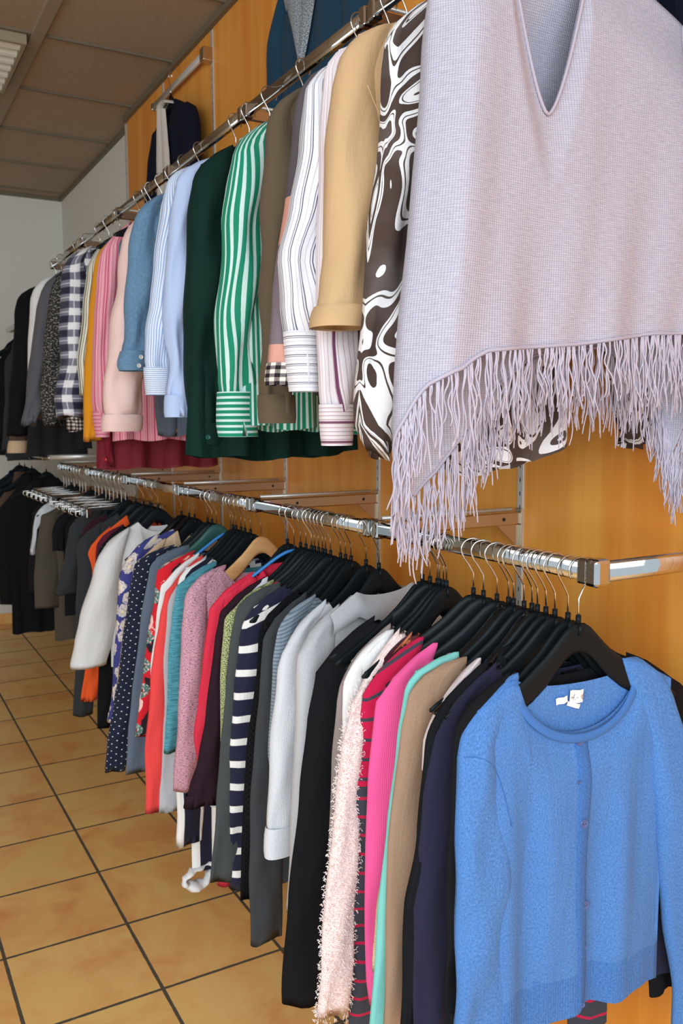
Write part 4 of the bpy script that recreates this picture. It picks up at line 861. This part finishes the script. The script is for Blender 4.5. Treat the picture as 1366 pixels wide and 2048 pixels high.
# ------------------------------------------------------------------ upper row
UP = [
 (1.168, 'blouse', 'blouse', 'brown and white print blouse', 'brown and white swirl print blouse hanging behind the lilac poncho', (765, 60), [(757, 180, 830), (752, 300, 832), (738, 480, 828), (728, 620, 815), (724, 720, 808), (727, 850, 800), (752, 912, 774)], 'swirl',
   dict(th=.034, hempx=(1040, 895), bw=.17, hw=.17, tail=.045, fold=.009, bfold=.012, rc=[(1150, 60, 1060), (1225, 400, 1140), (1285, 700, 1205), (1297, 800, 1222), (1288, 850, 1232), (1264, 890, 1248)])),
 (1.270, 'jacket', 'jacket', 'khaki jacket', 'khaki cotton jacket with three-quarter sleeve', (690, 80), [(672, 180, 775), (655, 300, 768), (650, 400, 760), (647, 500, 750), (632, 590, 735), (616, 655, 712)], 'khaki',
   dict(th=.040, hem=-.62, nd=.03, cuff=.035, fold=.006, bell=.2, seam=1)),
 (1.335, 'shirt', 'shirt', 'wine striped shirt', 'white shirt with wine red stripes, cuff hanging below the khaki jacket', (652, 110), [(640, 300), (630, 500, 715), (626, 680, 712), (632, 760, 706), (640, 830, 699), (645, 889, 697)], 'wineshirt', dict(th=.026, hempx=(715, 832), cuff=.072, cuffmat='wineshirt_h', tail=.02, bfold=.010, hw=.14, bw=.16)),
 (1.410, 'shirt', 'shirt', 'white striped shirt', 'white shirt with thin dark pinstripes and buttoned cuff', (618, 150), [(612, 180), (595, 300, 660), (575, 420, 652), (549, 520, 645), (558, 610, 632), (574, 690, 632), (583, 781, 633)], 'whitestripe', dict(th=.034, hem=-.66, cuff=.105, cuffmat='whitestripe', collar=True, fold=.006)),
 (1.470, 'coat', 'jacket', 'colour-block jacket', 'grey and salmon colour-block jacket with checked hem', (598, 160), [(583, 240, 640), (572, 400, 620), (550, 595, 600), (542, 700, 590), (536, 768, 583)], 'blockcoat', dict(th=.026, hempx=(615, 790), cuff=.04, cuffmat='gingham')),
 (1.580, 'jacket', 'jacket', 'olive brown jacket', 'olive brown light jacket between green striped blouse and colour-block jacket', (548, 205), [(540, 260, 610), (530, 400, 600), (524, 560, 590), (515, 770, 575), (513, 845, 572)], 'olive', dict(th=.034, hem=-.70, cuff=.055, fold=.007)),
 (1.830, 'blouse', 'blouse', 'green striped blouse', 'green and white striped blouse with long cuffed sleeve', (460, 290), [(450, 370, 520), (445, 450, 506), (444, 560, 512), (444, 640, 508), (443, 720, 498), (451, 800, 510), (447, 872, 509)], 'greenstripe', dict(th=.045, hempx=(600, 850), cuff=.098, cuffmat='greencuff', cuffturn=1, tail=.015, bfold=.013, fold=.008, hw=.2, bw=.18)),
 (2.014, 'blouse', 'blouse', 'dark green blouse', 'plain dark green blouse with one cuff button', (383, 340), [(372, 430, 448), (369, 550, 446), (370, 700, 445), (380, 800, 446), (390, 889, 446)], 'dkgreen', dict(th=.050, hempx=(520, 905), bw=.19, hw=.24, bfold=.016, cuff=.055, tail=.02, fold=.008, button=(405, 874, 'BTN_GREEN'))),
 (2.140, 'shirt', 'shirt', 'light blue shirt', 'plain light blue shirt beside the dark green blouse', (352, 345), [(342, 450, 384), (332, 560, 378), (331, 680, 374), (338, 730, 374), (331, 800, 375), (330, 833, 376)], 'skyblue', dict(th=.034, hem=-.66, cuff=.055, fold=.008)),
 (2.230, 'shirt', 'shirt', 'blue pinstripe shirt', 'white shirt with fine blue stripes and striped cuff', (335, 345), [(325, 420, 352), (312, 520, 348), (303, 600, 344), (293, 660, 340), (287, 735, 338), (290, 789, 337)], 'finestripe', dict(th=.03, hem=-.64, cuff=.070, cuffmat='finestripe_h', cuffturn=1)),
 (2.500, 'shirt', 'shirt', 'denim shirt', 'faded blue denim shirt with two pearl buttons on its cuff', (275, 415), [(262, 500, 318), (257, 580, 312), (250, 680, 300), (243, 705, 292), (238, 728, 288), (241, 740, 286)], 'denim', dict(th=.042, hem=-.62, cuff=.055, fold=.007, collar=True, buttons2=((268, 716), (264, 733)))),
 (2.640, 'blouse', 'blouse', 'pale pink blouse', 'pale peach pink blouse hanging behind the denim shirt', (243, 490), [(232, 560, 285), (222, 640, 285), (215, 720, 284), (212, 800, 283), (213, 862, 282)], 'palepink', dict(th=.05, hem=-.66, cuff=.05, fold=.008, w=.22)),
 (2.760, 'overshirt', 'shirt', 'dark denim overshirt', 'dark grey-blue shirt hem with brown button under the light blue shirt', (300, 470), [(300, 600), (310, 800), (318, 872)], 'slate', dict(th=.03, hem=-.64, theta=0, button=(349, 861, 'BTN_BR'))),
 (2.861, 'shirt', 'shirt', 'pink striped shirt', 'pink striped shirt with horizontal striped cuff', (200, 505), [(192, 560, 245), (188, 640, 238), (185, 720, 232), (184, 800, 220), (192, 873, 217)], 'pinkstripe', dict(th=.05, hempx=(290, 880), cuff=.085, cuffmat='pinkstripe_h', cuffturn=1, fold=.008, collar=True)),
 (2.980, 'blouse', 'blouse', 'sheer dark red blouse', 'sheer dark red blouse hanging lowest beneath the pink shirts', (205, 540), [(200, 700), (195, 850, 222), (203, 900, 224), (214, 934, 226)], 'dkred', dict(th=.06, hempx=(270, 936), theta=0, hw=.22, bfold=.016, button=(205, 918, 'BTN_RED'))),
 (3.020, 'pullover', 'sweater', 'mustard sweater', 'mustard yellow sweater, narrow strip beside the pink striped shirt', (188, 520), [(184, 560), (179, 640), (172, 750), (167, 830), (166, 882)], 'mustard', dict(th=.035, hem=-.7, sw2=.06)),
 (3.120, 'blouse', 'blouse', 'olive lined blouse', 'cream blouse with thin olive stripes next to the mustard sweater', (176, 515), [(170, 545), (163, 620), (157, 720), (163, 792)], 'oliveline', dict(th=.04, hem=-.6, collar=True)),
 (3.380, 'shirt', 'shirt', 'navy plaid shirt', 'navy and white plaid flannel shirt', (140, 512), [(131, 545, 176), (123, 620, 172), (118, 700, 168), (110, 790, 168), (113, 835, 166)], 'plaidnavy', dict(th=.055, hem=-.66, fold=.008, w=.215)),
 (3.540, 'shirt', 'shirt', 'small checked shirt', 'small-check shirt whose hem shows under the navy plaid shirt', (150, 535), [(140, 700), (134, 860)], 'gingham', dict(th=.03, hempx=(150, 862), theta=0)),
 (3.680, 'cardigan', 'cardigan', 'black marl cardigan', 'black and grey marl knit cardigan left of the plaid shirt', (105, 560), [(97, 600, 140), (90, 700, 136), (84, 790, 128), (88, 850, 124)], 'marl', dict(th=.05, hem=-.66, fold=.008)),
 (3.900, 'blouse', 'blouse', 'mid grey blouse', 'plain mid grey blouse between white top and marl cardigan', (82, 572), [(74, 620, 112), (66, 700, 106), (52, 800, 92), (44, 850, 70)], 'midgrey', dict(th=.05, hem=-.68, fold=.009, w=.21)),
 (4.080, 'blouse', 'top', 'white upper top', 'white top whose shoulder shows between grey blouse and black jacket', (72, 568), [(64, 600, 90), (56, 690, 84), (52, 780, 70)], 'white', dict(th=.04, hem=-.5)),
 (4.430, 'jacket', 'jacket', 'black upper jacket', 'black jacket near the far end of the upper rail', (36, 590), [(28, 630, 66), (24, 720, 62), (20, 800, 58), (18, 872, 56)], 'black', dict(th=.06, hem=-.72, w=.22)),
 (4.560, 'cardigan', 'cardigan', 'beige-hemmed cardigan', 'dark cardigan with a beige hem band at far left of the upper row', (34, 640), [(26, 760, 56), (18, 868, 52), (14, 905, 50)], 'brownc', dict(th=.05, hem=-.78, theta=0, cuff=.06, cuffmat='beige')),
]
BT = {'BTN_GREEN': BTN_GREEN, 'BTN_RED': BTN_RED, 'BTN_BR': BTN_BR}
for i, (Y, nm, cat, short, lab, S, cont, fk, op) in enumerate(UP):
    op = dict(op); seam = op.pop('seam', 0); turn = op.pop('cuffturn', 0); btn = op.pop('button', None); b2 = op.pop('buttons2', None)
    hp = op.pop('hempx', None)
    if hp:
        op['hem'] = loc(XU, Y, ZU, 0, *hp)[1]
    op['fold'] = op.get('fold', .004)*1.35
    cm = op.pop('cuffmat', None)
    g, tz, tip, out = garment(nm, lab, cat, XU, Y, ZU, S, cont, F[fk], seed=100+i, grp='clothes along the upper rail', nw=op.pop('nw', .075), cuffmat=F[cm] if cm else None, **op)
    hanger('wood' if i in (3, 15) else 'black', XU, Y, ZU, tz, ('natural wooden' if i in (3, 15) else 'black plastic')+f' hanger carrying the {short}', 'hangers carrying clothes on the upper rail')
    if out.get('L'):
        _, cf, at, ph = out['L']; th = op.get('th', .03)
        for q in ([(btn[0], btn[1], BT[btn[2]])] if btn else [])+([(x, y, BTN_WHITE) for x, y in b2] if b2 else []):
            a, z = loc(XU, Y, ZU, tz, q[0], q[1]); disc('button', q[2], g, a, surf_y(g, a, z), z, .0062)
    if seam:
        bm = bmesh.new(); P = [loc(XU, Y, ZU, tz, x, y) for x, y in ((708, 190), (722, 225), (738, 260), (750, 290))]
        tube(bm, smooth_path([(x, -.048, z) for x, z in P], 3), .0009, 4); obj('seam', bm, F['khaki'], g)
# dark garments on the high far rack
for i, (S, cont, Y, fk, lab) in enumerate([((24, 668), [(14, 760, 44), (6, 860, 40), (2, 900, 36)], 5.0, 'dkgrey', 'dark grey coat on the high far rack, nearest one'),
    ((8, 690), [(2, 780, 30), (-4, 880, 28)], 5.35, 'black', 'black coat on the high far rack, at the left frame edge'),
    ((40, 700), [(46, 800, 100), (52, 920, 100)], 5.6, 'charcoal', 'charcoal long coat on the high far rack, its hem showing under the grey blouse')]):
    garment('coat', lab, 'coat', XR, Y, 2.04, S, cont, F[fk], th=.05, nw=.06, hem=-.80, seed=400+i, theta=0, bw=.2, hw=.22, grp='dark garments on the high far rack')
    hanger('black', XR, Y, 2.04, 0, 'black hanger under the '+lab.split(',')[0], 'hangers on the high far rack')

# ------------------------------------------------------------------ lilac poncho
YP = 1.0
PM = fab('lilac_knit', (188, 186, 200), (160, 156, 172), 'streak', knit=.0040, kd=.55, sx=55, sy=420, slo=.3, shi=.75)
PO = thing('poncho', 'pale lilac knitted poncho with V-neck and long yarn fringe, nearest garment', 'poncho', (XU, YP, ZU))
def pl(x, y, dy=0): return loc(XU, YP+dy, ZU, 0, x, y)
leftw = sorted([(pl(x, y, .02)[1], -pl(x, y, .02)[0]) for x, y in ((868, 0), (852, 100), (836, 300), (822, 480), (808, 620), (800, 740), (795, 860), (800, 960))])
def wl(z): return interp(leftw, z)
ZV = pl(1110, 225, -.03)[1]; XV = pl(1110, 225, -.03)[0]; HV = (pl(1187, 0, -.03)[0]-pl(1022, 0, -.03)[0])/2*1.03; XV2 = (pl(1187, 0, -.03)[0]+pl(1022, 0, -.03)[0])/2
XV = (XV+XV2)/2
def section(W_, WR):
    """closed cross-section of the hanging poncho, from the right end of the front round the left side to the back"""
    F_ = [(WR-.03, -.028), (WR*.6, -.032), (0.02, -.030), (-W_*.5, -.033), (-W_+.060, -.036), (-W_+.035, -.030), (-W_+.012, -.004), (-W_, .022), (-W_+.012, .050), (-W_+.05, .058), (-W_*.4, .052), (.03, .048), (WR*.6, .05), (WR-.02, .052), (WR+.005, .020), (WR, -.008)]
    return F_
nsec = 280; hem_pts = []
hemf = [(0, pl(1366, 672)[1]), (.10, pl(1300, 676)[1]), (.20, pl(1115, 694)[1]), (.30, pl(1000, 712)[1]), (.345, pl(883, 745)[1]), (.40, pl(860, 775)[1]), (.455, pl(810, 850)[1]), (.49, pl(800, 880)[1]), (.53, -.865), (.565, -.912), (.60, -.875), (.66, -.78), (.72, -.70), (.80, -.68), (.88, -.74), (.92, -.86), (.945, -.80), (.97, -.70), (1, pl(1366, 672)[1])]
def sec_point(a, z):
    W_, WR = wl(z), .30-.10*sstep(-.45, -.05, z); P = section(W_, WR); n = len(P)
    # parametrise so that the front spans 0..0.35, left side 0.35..0.5, back 0.5..0.93
    ks = [0, .09, .20, .28, .345, .37, .42, .48, .53, .565, .66, .74, .82, .89, .94, .975, 1.0]
    Q = P+[P[0]]
    for i in range(n):
        if a <= ks[i+1]:
            t = (a-ks[i])/(ks[i+1]-ks[i]); p0, p1, p2, p3 = Q[i-1 if i else -2], Q[i], Q[i+1], Q[i+2] if i+2 < len(Q) else Q[1]
            f = lambda k: .5*((2*p1[k])+(-p0[k]+p2[k])*t+(2*p0[k]-5*p1[k]+4*p2[k]-p3[k])*t*t+(-p0[k]+3*p1[k]-3*p2[k]+p3[k])*t**3)
            return f(0), f(1)
    return Q[-1]
vs, fs, uv = [], [], []; NZ = 70; UL = [0]
for i in range(nsec):
    p_, q_ = sec_point(i/nsec, -.5), sec_point(((i+1)/nsec) % 1, -.5); UL.append(UL[-1]+math.hypot(p_[0]-q_[0], p_[1]-q_[1]))
for i in range(nsec+1):
    a = i/nsec; hz = interp(hemf, a)
    x0, y0 = sec_point(a % 1, -.3)
    zt = shoulder_z(x0, .30, -.215, .075)+.01
    front = a < .345 or a > .96
    inV = front and abs(x0-XV) < HV
    if inV: zt = ZV+(zt-ZV)*min(1, (abs(x0-XV)/HV)**1.55)
    elif abs(x0) < .078 and not front: zt -= .02
    for j in range(NZ+1):
        v = j/NZ; z = zt+(hz-zt)*v; x, y = sec_point(a % 1, z)
        top = sstep(0, .12, (zt-z)); yy = y*(.42+.58*top) if not inV else y*(.6+.4*top)
        xl = min(abs(x0), .30)*(1 if x0 > 0 else -1)
        q_ = sstep(0, .30, zt-z); x = xl*(1-q_)+x*q_
        f = .005*math.sin(x*26+z*5)*v+.004*math.sin(x*61-z*9)*v*v+.003*math.sin(x*9+1)
        vs.append((x, yy+f, z)); uv.append((UL[i], z))
        if j == NZ and i % 3 == 0: hem_pts.append(Vector((x, yy+f, z)))
for i in range(nsec):
    for j in range(NZ): b = i*(NZ+1)+j; fs.append((b, b+1, b+NZ+2, b+NZ+1))
pb = pyobj('body', vs, [f[::-1] for f in fs], PM, PO, uv)
m_ = pb.modifiers.new('thick', 'SOLIDIFY'); m_.thickness = .0025; m_.offset = -1
bm = bmesh.new()
tube(bm, [p+Vector((0, -.001, .003)) for p in hem_pts], .0032, 6, False); obj('border', bm, fab('lilac_edge', (190, 184, 198), (150, 144, 160), 'melange', rib=.004), PO, True)
# V-neck edging
bm = bmesh.new(); P = []
for i in range(31):
    s = -1+2*i/30; x = XV+s*HV; z = ZV+(shoulder_z(x, .3, -.215, .075)+.01-ZV)*abs(s)**1.55
    P.append((x, -.0195-.0005*abs(s), z))
tube(bm, P, .0026, 6, False); obj('neck_edging', bm, F['lilac_edge'], PO, True)
rnd = random.Random(12); bm = bmesh.new(); cum = [0]
for a, b in zip(hem_pts, hem_pts[1:]): cum.append(cum[-1]+(b-a).length)
def hem_at(d):
    d = d % cum[-1]
    for i in range(len(cum)-1):
        if d <= cum[i+1]: return hem_pts[i].lerp(hem_pts[i+1], (d-cum[i])/max(1e-6, cum[i+1]-cum[i]))
    return hem_pts[-1]
nb = 150
for i in range(nb):
    base = cum[-1]*(i+rnd.uniform(-.3, .3))/nb; fr_ = base/cum[-1]; ln = rnd.uniform(.075, .115) if .08 < fr_ < .36 else rnd.uniform(.09, .14)
    for s_ in range(rnd.choice((2, 3, 4)) if .08 < fr_ < .33 else rnd.choice((4, 5, 6))):
        st = hem_at(base+rnd.uniform(-.003, .003)); L = ln*rnd.uniform(.8, 1.12); ph, ph2 = rnd.uniform(0, 6), rnd.uniform(0, 6); am = rnd.uniform(.0010, .0036); dr = rnd.uniform(-.010, .010); dy = rnd.uniform(-.012, .010)
        pts = []
        for k in range(13):
            t = k/12; pts.append(st+Vector((dr*t*t+am*math.sin(t*9+ph)*min(1, t*4), dy*t-.004+am*math.cos(t*8+ph2)*min(1, t*4), -L*t)))
        tube(bm, pts, [.0013*(1-.25*k/12) for k in range(13)], 5)
fr = obj('fringe', bm, fab('lilac_yarn', (204, 198, 212), (164, 156, 172), 'melange', nsc=300), PO, True); fr['kind'] = 'stuff'
hanger('black', XU, YP+.006, ZU, 0, 'black plastic hanger inside the lilac poncho', 'hangers carrying clothes on the upper rail')

# ------------------------------------------------------------------ displays high on the wood wall
XD = 1.20
t = thing('display_rail', 'short chrome display rail high on the wood wall, carrying the navy coat', 'wall rail', (XW, Y0+3*S_, 2.885))
bm = bmesh.new(); oval(bm, (-.030, .0, 0), (-.030, .68, 0), .008, .014); obj('bar', bm, ALU, t, True)
bm = bmesh.new(); box(bm, -.045, -.004, -.012, .030, -.03, .022, .003); obj('arm', bm, BRKT, t)
bm = bmesh.new(); box(bm, -.041, -.019, .672, .69, -.016, .016, .004); obj('end_cap', bm, CHROME, t)
def prj(X, Y, Z):
    q = Vector((X, Y, Z))-CAM; return 683+FPX*q.dot(Rt)/q.dot(Fw), 1024-FPX*q.dot(Up)/q.dot(Fw)
def coat_open(name, label, cat, X, Y, Z, Spx, cont, fm, lm, hem, w, half, drop, th=.05, mode=0):
    g, tz, tip, out = garment(name, label, cat, X, Y, Z, Spx, cont, F[fm], th=th, w=w, nw=.05, nd=.05, hem=hem, seed=len(label), theta=-PI/2, bw=w*.93, hw=w*.95, sw=.09, sw2=.08)
    # two open front edges showing the lining
    for sd_ in (-1, 1):
        vs, fs, uv = [], [], []; n = 18
        for i in range(n+1):
            v = i/n; z = -.135+(hem*.96+.135)*v*(.5 if mode else 1); op = half*((1-v)**.8*1.25+.02 if mode else .5+.5*math.sin(min(1, v*1.6)*PI/2))
            for k in range(7):
                f = k/6; x = sd_*((-.004 if mode else .004)+op*f); vs.append((x, -th-.006-.012*math.sin(f*PI)*1.2, z-.02*f*(v < .3)-drop*f*(1-v))); uv.append((x, z))
        for i in range(n):
            for k in range(6): b = i*7+k; fs.append((b, b+1, b+8, b+7))
        pyobj('lining', vs, fs if sd_ < 0 else [f[::-1] for f in fs], F[lm], g, uv)
    # hood / shawl collar hump behind the neck
    vs, fs, uv = [], [], []; n = 20
    for i in range(n+1):
        a = PI*i/n; cx, cz = -math.cos(a)*.058, math.sin(a)*.022
        for k, (e, dy) in enumerate(((.72, -.015), (.9, -.040), (1.12, -.03), (1.2, .01), (1.05, .04))):
            vs.append((cx*e, dy-.010, -.135+cz*e)); uv.append((a*.06, k*.03))
    for i in range(n):
        for k in range(4): b = i*5+k; fs.append((b, b+1, b+6, b+5))
    pyobj('collar', vs, fs, F[lm], g, uv)
    hanger('black', X, Y, Z, -PI/2, 'black plastic hanger inside the '+label.split(' with')[0].split(',')[0], 'hangers of the wall displays')
def side_pts(X, Y, Z, w, zz): return [prj(X, Y+w_, Z+z_) for w_, z_ in zip(w, zz)]
P_ = side_pts(XW-.08, 3.70, 2.885, (.27, .30, .31, .315), (-.20, -.30, -.5, -.72))
coat_open('coat', 'navy coat with cream lining hanging high on the wood wall', 'coat', XW-.08, 3.70, 2.885, P_[0], P_[1:], 'coatnavy', 'liningcream', -.72, .25, .085, .0, .035)
t = thing('display_rail', 'display rail high on the wood wall, carrying the teal hooded jacket', 'wall rail', (XW, Y0+1.0*S_, 2.885))
bm = bmesh.new(); oval(bm, (-.030, -.0, 0), (-.030, .62, 0), .008, .013); obj('bar', bm, CHROME, t, True)
bm = bmesh.new(); box(bm, -.045, -.004, -.012, .030, -.03, .022, .003); obj('arm', bm, BRKT, t)
P_ = side_pts(XW-.085, 2.37, 2.885, (.22, .27, .31, .33), (-.20, -.34, -.52, -.75))
coat_open('hooded_jacket', 'teal blue hooded jacket with grey knit lining on the wood wall', 'jacket', XW-.085, 2.37, 2.885, P_[0], P_[1:], 'hoodteal', 'liningknit', -.74, .22, .11, .0, .04, 1)
P_ = side_pts(XW-.085, 1.10, 2.62, (.24, .26, .27), (-.20, -.34, -.66))
coat_open('jacket', 'very dark jacket on the wood wall, above the right shoulder of the poncho', 'jacket', XW-.085, 1.10, 2.62, P_[0], P_[1:], 'coatnavy', 'coatnavy', -.66, .24, .03, .0, .04)
t = thing('display_rail', 'display rail carrying the very dark jacket at the upper right', 'wall rail', (XW, Y0-1*S_, 2.62))
bm = bmesh.new(); oval(bm, (-.030, -.0, 0), (-.030, .62, 0), .008, .013); obj('bar', bm, CHROME, t, True)
bm = bmesh.new(); box(bm, -.045, -.004, -.012, .030, -.03, .022, .003); obj('arm', bm, BRKT, t)
